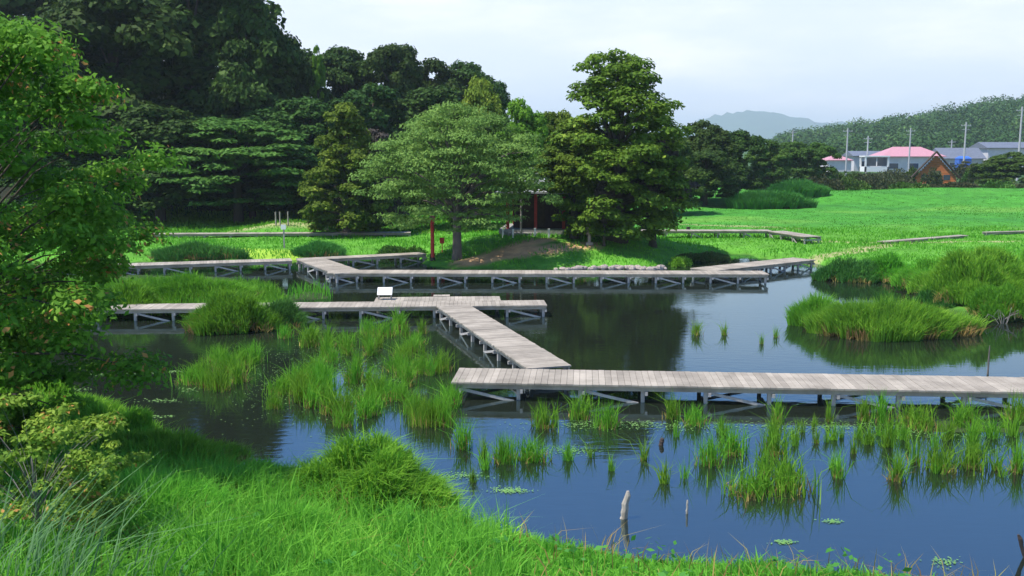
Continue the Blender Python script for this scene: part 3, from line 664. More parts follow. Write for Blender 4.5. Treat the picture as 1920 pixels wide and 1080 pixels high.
mound('leafy_bush', 74, 300, 900, .3, 2.7, 1.6, .75, 9000, .24, .022, M['bush'], 'shaded low bush under the near tree')
mound('grass_mound', 97, 300, 1010, .8, 1.5, 1.1, .6, 4500, .4, .02, M['grass'], 'shaggy grass mound between the shaded bush and the bottom edge', 'grass clump', dome=.4)
mound('grass_mound', 98, 520, 1060, .8, 1.3, 1.0, .55, 4000, .4, .02, M['grass'], 'shaggy grass mound at the bottom edge left of the small leafy bush', 'grass clump', dome=.4)
bush('leafy_bush', 99, 420, 985, .5, 1.1, .9, .5, 6000, .07, 3.5, M['marsh'], 'deep green herb patch on the near bank left of the rounded bush')
mound('leafy_bush', 75, 60, 790, .8, 2.8, 2.2, 1.1, 10000, .22, .026, M['bush'], 'green bush below the near tree at the left edge')
mound('leafy_bush', 92, 200, 830, .5, 1.8, 1.4, .85, 6000, .2, .024, M['bush'], 'green bush on the bank slope right of the yellow green shrub')
mound('reed_bush', 76, 1668, 630, -.05, 4.6, 2.0, 1.12, 17000, .6, .034, M['bush'], 'long mound of bright green reeds standing in the right water', 'reeds', lump=14, dome=.55, lean=.3)
mound('reed_bush', 93, 1535, 612, -.05, 1.6, 1.3, 1.0, 4500, .6, .034, M['bush'], 'left tip of the reed mound with upright dark blades', 'reeds', lump=5, dome=.5, lean=.25)
mound('big_bush', 77, 1835, 560, .3, 4.4, 3.2, 2.2, 19000, .4, .04, M['bush'], 'big rounded green bush on the right bank', lump=12)
mound('big_bush', 78, 1890, 592, .1, 2.6, 1.8, 1.15, 7000, .3, .035, M['marsh'], 'lower green bush with bare twigs at its foot, below the big green bush')
mound('big_bush', 79, 1935, 545, .2, 2.8, 2.6, 1.9, 8000, .4, .04, M['bush'], 'green bush cut by the right edge of the picture')
mound('big_bush', 80, 1592, 512, .3, 2.7, 2.0, 1.15, 7500, .32, .045, M['rush'], 'dark green waterside bush at the end of the far boardwalk', lump=9)
mound('big_bush', 81, 1665, 512, .3, 3.2, 2.2, 1.1, 8000, .4, .045, M['marsh'], 'mid green waterside bush left of the big rounded one')
mound('big_bush', 82, 1745, 530, .3, 2.6, 2.2, 1.3, 8000, .38, .04, M['bush'], 'low green bush touching the left side of the big rounded one')
mound('big_bush', 94, 1760, 575, .1, 1.5, 1.3, .85, 4000, .28, .035, M['rush'], 'small dark green waterside bush under the big rounded one')
mound('marsh_bush', 83, 430, 612, .1, 2.6, 1.8, 1.4, 9000, .45, .032, M['marsh'], 'rounded blue green marsh bush in front of the left boardwalk')
mound('marsh_bush', 84, 520, 605, .1, 1.7, 1.4, 1.15, 5000, .32, .03, M['rush'], 'darker olive marsh bush right of the rounded one')
mound('marsh_bush', 85, 240, 582, .1, 2.0, 1.4, .95, 5000, .45, .032, M['marsh'], 'pale green marsh bush behind the left boardwalk near the red-tipped tree')
mound('marsh_bush', 86, 370, 560, .2, 4.4, 1.8, .85, 9000, .5, .035, M['marsh'], 'long low mound of marsh plants behind the left boardwalk')
bush('shore_bush', 87, 1330, 474, .4, 3.6, 1.4, .55, 5000, .14, 3, M['reddark'], 'brownish low shrub on the shore right of the stones')
bush('shore_bush', 88, 1275, 484, .4, 1.3, 1.0, .65, 2500, .13, 3, M['bush'], 'small green shrub at the right end of the island stones')
bush('shore_bush', 89, 745, 466, .5, 2.8, 1.6, .8, 5000, .17, 3, M['forest_mid'], 'dark green shrub left of the red gate')
mound('shore_bush', 90, 370, 476, .4, 4.6, 1.5, .7, 6000, .5, .045, M['rush'], 'long clump of green rushes behind the far left boardwalk')
mound('shore_bush', 91, 600, 470, .4, 2.6, 1.3, .55, 4000, .45, .045, M['rush'], 'dark tuft of rushes behind the boardwalk corner')
# tall blue green rush field on the meadow edge
mound('rush_bed', 95, 1440, 388, .9, 6.6, 2.6, 1.5, 9000, .9, .09, M['rush'], 'dark blue green bed of tall rushes at the edge of the meadow', 'rushes', lump=12, dome=.6, lean=.2, dry=False)
mound('rush_bed', 96, 1492, 376, 1.1, 5.0, 2.4, 1.3, 6000, .9, .09, M['rush'], 'right hand part of the tall rush bed on the meadow', 'rushes', lump=9, dome=.6, lean=.2, dry=False)
# hedge shrubs in front of the village
hl = ['low leafy shrub just before the little pink shed', 'light green shrub under the leftmost tall pole', 'broad shrub before the white flat roofed building', 'brown green shrub before the pink roofed house', 'tall shrub between the pink roofed house and the cabin', 'tall shrub against the cabin front', 'round shrub right behind the cabin', 'shrub under the pole right of the cabin', 'green shrub before the blue grey roofed house',
  'olive shrub under the rounded trees', 'pale green shrub beside the rushes', 'brownish shrub at the field corner', 'dark shrub below the pink shed', 'olive shrub in the hedge left of the white fence', 'brown green shrub in the hedge under the white house', 'reddish shrub below the pink roofed house', 'dark shrub left of the log cabin', 'olive shrub in front of the log cabin', 'green shrub right of the log cabin', 'dark shrub in the hedge near the right edge', 'low shrub at the right end of the hedge']
hp = [(1550, 330, 2.8, 5), (1590, 330, 2.3, 5), (1640, 332, 2.3, 6), (1680, 334, 2.7, 6), (1712, 334, 2.6, 3), (1752, 345, 2.6, 2.4), (1815, 332, 3.6, 4), (1838, 334, 3.0, 4), (1850, 330, 3.4, 5), (1425, 340, 2.0, 3.0), (1462, 338, 2.2, 3.2), (1520, 345, 1.6, 4.2), (1560, 348, 2.0, 3.4), (1600, 350, 1.8, 4.2), (1640, 352, 1.7, 3.6), (1682, 356, 2.0, 4.2), (1700, 360, 1.2, 5), (1745, 356, .9, 5), (1800, 354, 1.0, 5), (1870, 362, 1.1, 5), (1915, 370, 1.0, 4)]
for i, ((px, py, hh, ww), lab) in enumerate(zip(hp, hl)):
    dd = (138 if px not in (1752,) else 121) if i < 9 else 112 + (i % 3) * 1.5 - (6 if px > 1690 else 0); x, _ = at(px, dd); ww *= 1.15; o = empty('hedge_shrub', (x, dd, 0)); o.location.z = hz(x, o.location.y) - .05
    tag(o, lab, 'shrub', 'shrubs along the far side of the meadow')
    link('leaves', bush_mesh(200 + i, ww, ww * .6, hh, 1500, .3, 2, (M['hedge'], M['forest_mid'], M['hedge'])[i % 3], lump=6), o)

# ------------------------------------------------------------------ reeds standing in the pond
def reed_mesh(seed, n, Ht, spread, wd, mat, dry=False):
    r = np.random.default_rng(seed); P = np.column_stack([r.normal(0, spread, n), r.normal(0, spread, n)])
    h = Ht * r.uniform(.45, 1.1, n); V, a, b = blades(P, h, wd, .36, r, zfun=lambda p: np.full(len(p), -.12))
    return np_mesh('blades', V, [a, b], mat)
REED = []
for i, (n, Ht, sp) in enumerate(((90, 1.0, .09), (150, .95, .15), (60, 1.0, .06), (220, .85, .22), (34, .75, .035))):
    REED.append((reed_mesh(300 + i, n, Ht, sp, .022, M['reed']), reed_mesh(320 + i, max(8, n // 2), Ht * .5, sp * .9, .028, M['reed_dry'])))
def reed(px, py, kind, sc, label, group, dry=True):
    g = G(px, py); o = empty('reed_tuft', (g[0], g[1], 0), random.uniform(0, 6.28)); o.scale = (sc * random.uniform(.85, 1.2), sc * random.uniform(.85, 1.2), sc * random.uniform(.78, 1.12)); tag(o, label, 'reeds', group)
    link('green_blades', REED[kind][0], o)
    if dry: link('dry_blades', REED[kind][1], o)
    return o
S1 = [(868, 840, 0, 1.0, 'narrow reed tuft standing alone left of the water weed streak'), (945, 865, 1, .8, 'reed tuft above the light green water weed streak'), (1000, 862, 1, .9, 'reed tuft between the water weed streak and the tree reflection'),
      (1018, 800, 1, .95, 'reed tuft right in front of the near boardwalk, left of its brown neighbour'), (1088, 782, 1, .9, 'reed tuft touching the near boardwalk where the diagonal walk meets it'), (1140, 800, 1, .95, 'bushy reed tuft above the dark treetop reflection'),
      (1208, 862, 4, 1.0, 'sparse reed tuft left of the brown stump'), (1260, 785, 0, .9, 'left reed tuft of the pair under the deck right of the stump'), (1303, 795, 1, .8, 'right reed tuft of the pair under the deck right of the stump'),
      (1457, 790, 2, 1.0, 'reed tuft growing between two diagonal braces of the near boardwalk'), (1555, 790, 4, 1.1, 'thin reed tuft left of the dark middle pier post'), (1620, 788, 0, .8, 'small reed tuft right of the dark middle pier post'),
      (1652, 792, 0, 1.0, 'reed tuft left of the large clump under the right deck'), (1722, 800, 3, 1.05, 'large reed clump under the right deck'), (1815, 790, 0, 1.0, 'reed tuft under the right deck by the mud bar'), (1905, 785, 1, 1.0, 'reed tuft on the right edge in front of the deck'),
      (1330, 870, 1, 1.0, 'reed tuft on a brown root mound at the left of the open water group'), (1372, 850, 1, .9, 'reed tuft just behind the brown root mound'), (1408, 925, 3, 1.0, 'dense reed clump nearest to us in the right water'),
      (1470, 915, 3, 1.1, 'second dense reed clump beside the nearest one'), (1448, 850, 1, 1.0, 'tall reed tuft behind the two dense clumps'), (1530, 830, 4, 1.0, 'short yellowish reed tuft behind the lone brown based tuft'),
      (1572, 895, 2, 1.05, 'lone reed tuft with a brown base in the right water'), (1600, 850, 4, .9, 'faint thin reed tuft behind the lone one'), (1682, 900, 0, 1.0, 'reed tuft right of the lone brown based one'),
      (1715, 870, 4, 1.2, 'thin reeds just right of the middle tuft of the row'), (1762, 880, 1, 1.1, 'tall full reed tuft below the mud bar'), (1820, 875, 1, .95, 'yellow green reed tuft right of the tall full one'),
      (1868, 880, 4, 1.2, 'thin reeds near the right edge, left pair'), (1908, 885, 0, .9, 'thin reeds cut by the right edge'),
      (1306, 628, 0, .85, 'small reed tuft alone in the pale blue water, leftmost of four'), (1358, 628, 2, .7, 'slim reed tuft second of the four in the pale blue water'), (1428, 645, 4, .7, 'thinnest reeds of the four in the pale blue water'), (1455, 632, 4, .8, 'thin dark reeds beside the long reed mound'),
      (580, 745, 3, .8, 'reed clump above the left end of the blue reflection'), (515, 765, 1, .65, 'low reed tuft at the dark water left of the blue reflection')]
for px, py, k, s, lab in S1: reed(px, py, k, s * .86, lab, 'reed tufts in the open water')
rr_ = np.random.default_rng(5)
cnt = 0
while cnt < 96:
    px, py = rr_.uniform(360, 850), rr_.uniform(612, 820)
    if math.sin(px * .035 + 1) * math.cos(py * .06) + .5 * math.sin(px * .09 + py * .05) < -.35: continue
    ok = (py < 800 - max(0, 640 - px) * .28) and (py > (612 if px > 600 else 630)) and not (px > 800 and py < 690) and not (px < 480 and py > 735)
    if px < 520 and py < 665: ok = False
    if not ok or rr_.random() < (.35 if px < 560 else .0): continue
    reed(px, py, int(rr_.choice([0, 0, 1, 1, 2, 3])), rr_.uniform(.6, 1.0), 'reed tuft among the crowded swampy belt left of the diagonal boardwalk', 'crowded reed tufts left of the diagonal boardwalk'); cnt += 1
for i in range(22):
    reed(1480 + rr_.uniform(0, 440), rr_.uniform(800, 850), int(rr_.choice([4, 4, 0])), rr_.uniform(.5, .8), 'short reed tuft close in front of the near deck', 'short reed tufts before the near deck', False)

for i in range(26):
    reed(rr_.uniform(850, 1920), rr_.uniform(800, 905), int(rr_.choice([4, 4, 2])), rr_.uniform(.5, .9), 'thin scattered reed stems between the tufts in front of the near deck', 'thin reed stems before the near deck', False)
# floating weed and mats
def weed(name, spots, n, label, size=.05):
    P = []
    for px, py, wx, wy, k in spots:
        for _ in range(int(n * k)):
            g = G(px + rr_.normal() * wx, py + rr_.normal() * wy); P.append((g[0], g[1], .012))
    P = np.array(P); P = P[hgt(P[:, :2]) < -.02]
    V, Q = leaf_quads(P, np.tile([0, 0, 1.], (len(P), 1)) + rr_.normal(size=(len(P), 3)) * .04, size, 1.5, rr_)
    V[:, 2] = np.maximum(V[:, 2], .006)
    tag(link(name, np_mesh(name, V, [Q], M['pad'])), label, 'water weed', None, 'stuff')
weed('pond_weed', [(955, 920, 18, 3, 1), (860, 893, 28, 3, .6), (1470, 1017, 12, 2, .4), (1075, 845, 26, 4, .8), (1560, 978, 9, 2, .3), (1770, 1055, 16, 4, .3)], 260, 'light green floating weed streaks on the blue water', .03)
weed('pond_weed', [(180, 703, 12, 1.2, .5), (270, 701, 20, 1, .5), (320, 697, 12, 1, .4), (140, 730, 16, 2, .4), (300, 752, 22, 2, .5), (300, 782, 16, 1, .3), (195, 778, 8, 1, .3), (355, 730, 12, 2, .3)], 110, 'pale lily leaf specks on the dark left water', .05)
weed('pond_weed', [(600, 700, 100, 40, 4), (1150, 797, 90, 4, 1.5), (1500, 800, 180, 5, 2.5), (1800, 812, 90, 5, 1.6)], 300, 'green and brown floating mat among the reeds', .035)

# ------------------------------------------------------------------ boardwalks
DZ = .42
def deck(name, A, B, width, label, side=1, spacing=1.3, zt=DZ, brace=True, plank=.145, group='boardwalks over the pond', ends=(0, 0), near=False):
    """A-B: front top edge on the level zt; the deck reaches width to its far side"""
    A = np.array(A[:2], float); B = np.array(B[:2], float); d = B - A; Ln = np.linalg.norm(d); d /= Ln
    nrm = np.array([-d[1], d[0]]) * side
    o = empty(name, (A[0], A[1], 0), math.atan2(d[1], d[0])); tag(o, label, 'boardwalk', group)
    s = side
    mb = MB(); n = int(Ln / plank); st = Ln / n; r = np.random.default_rng(int(Ln * 100))
    for i in range(n):
        e0 = r.normal() * .008; e1 = r.normal() * .008
        y0, y1 = (-.03 + e0) * s, (width + e1) * s; sk = ends[0] * max(0, 1 - i * st / .6)
        mb.box(((i + .5) * st, (y0 + y1) / 2, zt - .02 + r.normal() * .0015), (st - .007, abs(y1 - y0), .04))
    mb.build('planks', M['deck'], o)
    for yy in (.06, width - .06):
        b_ = MB(); b_.box((Ln / 2, yy * s, zt - .04 - .055), (Ln - .04, .055, .11)); b_.build('beam', M['deck'], o)
    k = max(2, int(round(Ln / spacing)) + 1); xs = np.linspace(.12, Ln - .12, k)
    pm = MB(); pm.box((0, 0, (-.9 + zt - .04) / 2), (.085, .085, zt - .04 + .9)); pme = pm.mesh('post', M['post'])
    cm_ = MB(); cm_.box((0, width / 2 * s, zt - .04 - .11 - .045), (.06, width + .05, .085)); cme = cm_.mesh('crossbeam', M['post'])
    for i, x in enumerate(xs):
        for yy in (.12, width - .12): link('post', pme, o, (x, yy * s, 0))
        link('crossbeam', cme, o, (x + .075, 0, 0))
        if brace and i < k - 1 and i % 2 == 0:
            for yy in (.05, width - .05):
                b_ = MB(); b_.bar((x + .05, yy * s, zt - .16), (xs[i + 1] - .1, yy * s, -.02), .03, .065); b_.build('brace', M['post'], o)
    return o
A0, A1 = G(846, 716, DZ), G(2460, 744.4, DZ)
deck('boardwalk', A0, A1, 1.45, 'wide near boardwalk running right across to the right edge', 1, 1.45)
dB0, dB1 = G(990, 691, DZ), G(819, 574, DZ)
deck('boardwalk', dB0, dB1, 1.12, 'diagonal boardwalk joining the near and the middle walk', -1, 1.4, zt=DZ + .004)
C0, C1 = G(100, 581, DZ), G(1026, 572, DZ)
dC = C1[:2] - C0[:2]; dC /= np.linalg.norm(dC); nC = np.array([-dC[1], dC[0]])
deck('boardwalk', C0, C1, 1.15, 'middle boardwalk passing the white board', 1, 1.25)
P0 = G(703, 562, DZ)[:2]; P0 = C0[:2] + dC * ((P0 - C0[:2]) @ dC) + nC * 1.16
deck('viewing_platform', P0, P0 + dC * (232 / F * 34.5), 1.0, 'low platform widening the middle boardwalk beside the white board', 1, 1.2, brace=False, group='platforms of the boardwalk')
deck('viewing_platform', P0 + dC * 2.05 + nC * 1.01, P0 + dC * 2.65 + nC * 1.01, .35, 'tiny step jutting from the back of the platform', 1, .5, brace=False, group='platforms of the boardwalk', zt=DZ + .02)
D0, D1 = G(612, 512, DZ), G(1442, 514, DZ)
deck('boardwalk', D0, D1, 1.2, 'long far boardwalk in front of the shrine island', 1, 1.18)
deck('boardwalk', G(628, 513, DZ + .004), G(556, 486, DZ + .004), 1.35, 'short slanting boardwalk at the left end of the far one', -1, 1.5, zt=DZ + .004)
deck('boardwalk', G(100, 503, DZ), G(548, 489, DZ), 1.2, 'left boardwalk behind the marsh grass', 1, 1.2)
deck('boardwalk', G(565, 488, DZ), G(800, 476, DZ), 1.0, 'thin boardwalk going to the red gate', 1, 1.3)
deck('boardwalk', G(1335, 508, DZ - .004), G(1528, 487, DZ - .004), 1.3, 'boardwalk from the far one to the right shore', 1, 1.1, zt=DZ - .004)
# far walks across the marsh
deck('boardwalk', G(1196, 436, .75), G(1448, 436, .75), 1.1, 'distant boardwalk on posts right of the tallest conifer', 1, 1.5, zt=.85)
deck('boardwalk', G(1440, 436, .75), G(1508, 447, .75), 1.1, 'distant boardwalk slanting down right of the posts', 1, 1.5, zt=.84)
deck('boardwalk', G(1660, 452, .6), G(1815, 440, .6), .55, 'distant boardwalk rising through the meadow at the right', 1, 2, zt=.56, brace=False)
deck('boardwalk', G(1850, 436, .6), G(1990, 432, .6), .4, 'farthest boardwalk strip at the right edge', 1, 2, zt=.62, brace=False)
deck('boardwalk', G(545, 428, .6), G(625, 413, .6), 1.2, 'distant short walk going up to the wood', 1, 1.6, zt=.8, brace=False)
deck('boardwalk', G(280, 444, .5), G(770, 441, .5), .9, 'distant low boardwalk in front of the dark wood', 1, 1.6, zt=.66, brace=False)

# white board standing on the platform
g = P0 + dC * .35 + nC * .45
o = empty('information_board', (g[0], g[1], DZ), 0.05); tag(o, 'small white reading board on two grey legs on the platform', 'sign')
mb = MB()
mb.bar((-.25, -.16, .26), (-.25, .16, .40), .5, .03)
mb = MB(); a = R(35)
v = [(-.26, -.18 * math.cos(a), .30 - .18 * math.sin(a) + .0), (.26, -.18 * math.cos(a), .30 - .18 * math.sin(a)), (.26, .2 * math.cos(a), .30 + .2 * math.sin(a)), (-.26, .2 * math.cos(a), .30 + .2 * math.sin(a))]
v += [(x, y + .02, z - .03) for x, y, z in v]
mb.add(v, [(0, 1, 2, 3), (7, 6, 5, 4), (0, 4, 5, 1), (1, 5, 6, 2), (2, 6, 7, 3), (3, 7, 4, 0)]); mb.build('panel', M['paint_white'], o)
for sx in (-.22, .22):
    l_ = MB(); l_.box((sx, .02, .13), (.05, .05, .28)); l_.build('leg', M['post'], o)

# stakes, stumps and sticks in the water
def stake(name, px, py, Ht, r0, lean, mat, label, z=0, knots=True, n=8):
    g = G(px, py, z); mb = MB(); rr = np.random.default_rng(px); pts = []; rad = []
    for t in np.linspace(-.25, 1, 9):
        pts.append((lean[0] * Ht * t + rr.normal() * r0 * .12, lean[1] * Ht * t, Ht * t)); rad.append(r0 * (1 - .2 * max(t, 0)) * rr.uniform(.82, 1.12))
    rad[-1] *= .55; mb.tube(pts, rad, n)
    o = link(name, mb.mesh(name, mat), None, (g[0], g[1], z)); tag(o, label, 'post'); return o
stake('leaning_stake', 1168, 972, .44, .055, (.17, 0), M['stake'], 'pale weathered stake leaning right out of the blue water')
stake('thin_stake', 1288, 963, .22, .02, (.02, 0), M['stake'], 'short thin pale stake right of the leaning one')
stake('dark_post', 770, 873, .30, .055, (-.03, 0), M['stump'], 'dark square ended post beside the rounded waterside bush')
stake('small_stump', 1240, 835, .15, .05, (.05, 0), M['stump'], 'small dark stump in the water before the near deck')
stake('broken_stake', 1922, 1046, .34, .035, (-.35, 0), M['stump'], 'broken dark stake at the right edge near the bottom')
stake('thin_pole', 1852, 702, .75, .024, (.0, 0), M['midbark'], 'slim dark grey pole sticking up behind the near deck')
g = G(1870, 603); mb = MB(); rr = np.random.default_rng(3)
for i in range(9):
    a = rr.uniform(-1, 1); h_ = rr.uniform(.25, .6)
    mb.tube([(a * .1, 0, -.1), (a * .35, rr.normal() * .1, h_ * .6), (a * .6 + rr.normal() * .1, rr.normal() * .15, h_), (a * .8, rr.normal() * .2, h_ * .45)], [.014, .012, .01, .006], 5, False)
tag(mb.build('bare_branch', M['greybark'], None, loc=(g[0], g[1] - .4, 0)), 'bare grey twigs hanging at the foot of the right bush', 'branch')

# ------------------------------------------------------------------ island: stones, shrine, gate
def rock_mesh(seed):
    r = np.random.default_rng(seed); n, m = 9, 6; V = []; F_ = []
    for j in range(m + 1):
        ph = math.pi * j / m
        for i in range(n):
            th = 2 * math.pi * i / n; k = 1 + .22 * math.sin(th * 2 + seed) * math.sin(ph) + r.normal() * .07
            V.append((math.sin(ph) * math.cos(th) * k, math.sin(ph) * math.sin(th) * k, math.cos(ph) * .75 * k))
    for j in range(m):
        for i in range(n):
            F_.append((j * n + i, j * n + (i + 1) % n, (j + 1) * n + (i + 1) % n, (j + 1) * n + i))
    me = bpy.data.meshes.new('edging_stone'); me.from_pydata(V, [], F_); me.validate(); me.materials.append(M['rock']); return me
rocks = [rock_mesh(i) for i in range(5)]
rs = np.random.default_rng(9)
for i in range(30):
    t = i / 29; px = 1045 + 197 * t + rs.normal() * 3
    g = G(px, 508 - 2 * math.sin(t * 3) + rs.normal() * .6, .05); s = rs.uniform(.08, .19) * (.75 if px < 1080 else 1.15)
    o = link('edging_stone', rocks[i % 5], None, (g[0], g[1], .1 + s * .25), rs.uniform(0, 6)); o.scale = (s * 1.3, s, s)
    tag(o, 'one of the pale rough stones lining the waterfront of the shrine island', 'stone', 'stones along the front of the island')

sx_, sy_ = at(1035, 54.2)[0], 54.2; sz_ = hz(sx_, sy_)
sh = empty('shrine_hall', (sx_, sy_, sz_ - .1), R(-6)); tag(sh, 'small dark wooden shrine hall with a grey roof under the trees', 'shrine')
WX, WY = 4.6, 3.4
b_ = MB(); b_.box((0, 0, .2), (WX + .9, WY + .9, .4)); b_.box((-1.4, -WY / 2 - .75, .12), (1.6, .6, .24)); b_.build('stone_base', M['stone'], sh)
b_ = MB(); b_.box((0, .2, 1.45), (WX - .5, WY - .6, 2.1))
for i in range(9): b_.box((-WX / 2 + .45 + i * (WX - .9) / 8, -WY / 2 + .48, 1.45), (.06, .06, 2.1))
b_.build('wall', M['darkwood'], sh)
for x in (-WX / 2, -WX / 6, WX / 6, WX / 2):
    for y in (-WY / 2, WY / 2): q = MB(); q.box((x, y, 1.5), (.16, .16, 2.2)); q.build('pillar', M['darkred'], sh)
b_ = MB(); b_.box((-.9, -WY / 2 + .43, 1.3), (1.2, .06, 1.7)); b_.box((-.9, -WY / 2 + .40, 1.3), (.05, .08, 1.7)); b_.build('door', M['shingle'], sh)
b_ = MB()
ez, rz_ = 2.45, 3.55; ex, ey = WX / 2 + .85, WY / 2 + .85; rx = 1.2
ns_ = 7; ringL = []
for k in range(ns_ + 1):
    t = k / ns_; c = t ** 1.35                                   # concave Japanese roof curve
    x = ex + (rx - ex) * t; y = ey * (1 - t) + .03 * t; z = ez + (rz_ - ez) * c
    ringL.append([(-x, -y, z), (x, -y, z), (x, y, z), (-x, y, z)])
V = [p for r_ in ringL for p in r_]; Fq = [(3, 2, 1, 0)]
for k in range(ns_):
    for i in range(4): Fq.append((k * 4 + i, k * 4 + (i + 1) % 4, (k + 1) * 4 + (i + 1) % 4, (k + 1) * 4 + i))
b_.add(V, Fq); b_.box((0, 0, rz_ + .05), (2.7, .22, .2)); b_.add([(x, y, z - .09) for x, y, z in ringL[0]] + ringL[0], [(0, 1, 5, 4), (1, 2, 6, 5), (2, 3, 7, 6), (3, 0, 4, 7)])
b_.build('roof', M['tile'], sh)
# pale pillar with a banner pole and fence posts before the hall
g = G(977, 447, 1.0); b_ = MB(); b_.tube([(0, 0, -.1), (0, 0, 2.0)], [.06, .045], 8); b_.box((0, 0, 2.02), (.14, .14, .05))
tag(b_.build('pale_pole', M['stake'], None, loc=(g[0], g[1], hz(g[0], g[1]))), 'slim pale pole standing before the shrine hall', 'pole')
for i, px in enumerate((943, 962, 1003, 1029)):
    g = G(px, 448 + (i % 2), 1.0); b_ = MB(); b_.box((0, 0, .2), (.09, .09, .45)); b_.box((0, 0, .445), (.12, .12, .04))
    tag(b_.build('stone_post', M['paint_white'], None, loc=(g[0], g[1], hz(g[0], g[1]))), ('leftmost', 'second', 'third', 'rightmost')[i] + ' of the short pale stone posts around the bare earth before the shrine', 'post', 'short stone posts by the shrine')
g = G(980, 444, 1.0); r_ = link('earth_stone', rocks[1], None, (g[0], g[1], hz(g[0], g[1]) + .1)); r_.scale = (.5, .3, .25); tag(r_, 'grey rock on the bare earth before the shrine', 'stone')
def lantern(px, py, z, s, label):
    g = G(px, py, z); o = empty('stone_lantern', (g[0], g[1], hz(g[0], g[1]))); o.scale = (s, s, s); tag(o, label, 'stone lantern')
    b_ = MB(); b_.box((0, 0, .08), (.5, .5, .2)); b_.tube([(0, 0, .15), (0, 0, .75)], [.13, .11], 10); b_.box((0, 0, .8), (.42, .42, .1)); b_.build('base', M['rock'], o)
    b_ = MB()
    for x, y in ((-.12, -.12), (.12, -.12), (.12, .12), (-.12, .12)): b_.box((x, y, .98), (.06, .06, .28))
    b_.box((0, 0, .98), (.14, .14, .27)); b_.build('light_box', M['rock'], o)
    b_ = MB(); b_.add([(-.34, -.34, 1.12), (.34, -.34, 1.12), (.34, .34, 1.12), (-.34, .34, 1.12), (-.06, -.06, 1.34), (.06, -.06, 1.34), (.06, .06, 1.34), (-.06, .06, 1.34)], [(3, 2, 1, 0), (4, 5, 6, 7), (0, 1, 5, 4), (1, 2, 6, 5), (2, 3, 7, 6), (3, 0, 4, 7)])
    b_.tube([(0, 0, 1.34), (0, 0, 1.41), (0, 0, 1.5)], [.05, .07, .01], 8); b_.build('cap', M['rock'], o)
lantern(1105, 452, 1.1, .72, 'pale stone lantern in the shade left of the big conifer trunk')
# vermilion gate seen nearly end on
g = G(811, 470, .6); tg = empty('red_gate', (g[0], g[1], hz(g[0], g[1]) - .03), R(95)); tag(tg, 'vermilion shrine gate seen end on at the left of the island', 'shrine gate')
for y in (-.7, .7):
    b_ = MB(); b_.tube([(y, 0, 0), (y * .93, 0, 1.9)], [.10, .09], 10); b_.build('pillar', M['red'], tg)
    b_ = MB(); b_.tube([(y, 0, -.02), (y, 0, .16)], [.135, .125], 10); b_.build('footing', M['stump'], tg)
b_ = MB(); b_.bar((-1.05, 0, 1.98), (1.05, 0, 1.98), .2, .14); b_.bar((-1.15, 0, 2.10), (1.15, 0, 2.10), .28, .09); b_.build('top_beam', M['red'], tg)
b_ = MB(); b_.bar((-.85, 0, 1.62), (.85, 0, 1.62), .1, .13); b_.build('tie_beam', M['red'], tg)
b_ = MB(); b_.box((0, 0, 1.80), (.18, .08, .24)); b_.build('centre_strut', M['red'], tg)
g = G(829, 462, .7); b_ = MB(); b_.box((0, 0, .3), (.05, .05, .65)); b_.box((0, -.03, .62), (.24, .03, .3))
tag(b_.build('red_sign', M['red'], None, loc=(g[0], g[1], hz(g[0], g[1]))), 'small red sign on a stake right of the red gate', 'sign')
# small signs on the far left bank
for px, py, ww, hh, zz, mt, lab in ((713, 408, .5, .45, .75, 'paint_white', 'small white notice board on the mound under the trees'), (533, 462, .28, .26, 1.15, 'paint_white', 'small white notice on a thin post beside the distant walk'),
                                 ):
    g = G(px, py, .5); o = empty('notice_board', (g[0], g[1], hz(g[0], g[1]))); tag(o, lab, 'sign')
    b_ = MB(); b_.box((0, 0, zz / 2), (.07, .07, zz + .1)); b_.build('post', M['post'], o)
    b_ = MB(); b_.box((0, -.06, zz), (ww, .04, hh)); b_.build('panel', M[mt], o)
for i, px in enumerate((518, 526, 541)):
    g = G(px, 436, .5); b_ = MB(); b_.tube([(0, 0, -.1), (0, 0, .9)], .05, 7)
    tag(b_.build('pale_stake', M['stake'], None, loc=(g[0], g[1], hz(g[0], g[1]))), ('left', 'middle', 'right')[i] + ' one of three pale stakes at the distant walk before the wood', 'post', 'pale stakes by the distant walk')
for i, px in enumerate((1208, 1292)):
    g = G(px, 428, .8); b_ = MB(); b_.tube([(0, 0, -.2), (0, 0, .45)], [.13, .12], 9)
    tag(b_.build('wooden_bollard', M['stump'], None, loc=(g[0], g[1] + .3, max(.4, hz(g[0], g[1])))), ('dark short bollard beside the distant walk close to the conifer', 'dark short bollard behind the middle of the distant walk')[i], 'bollard')

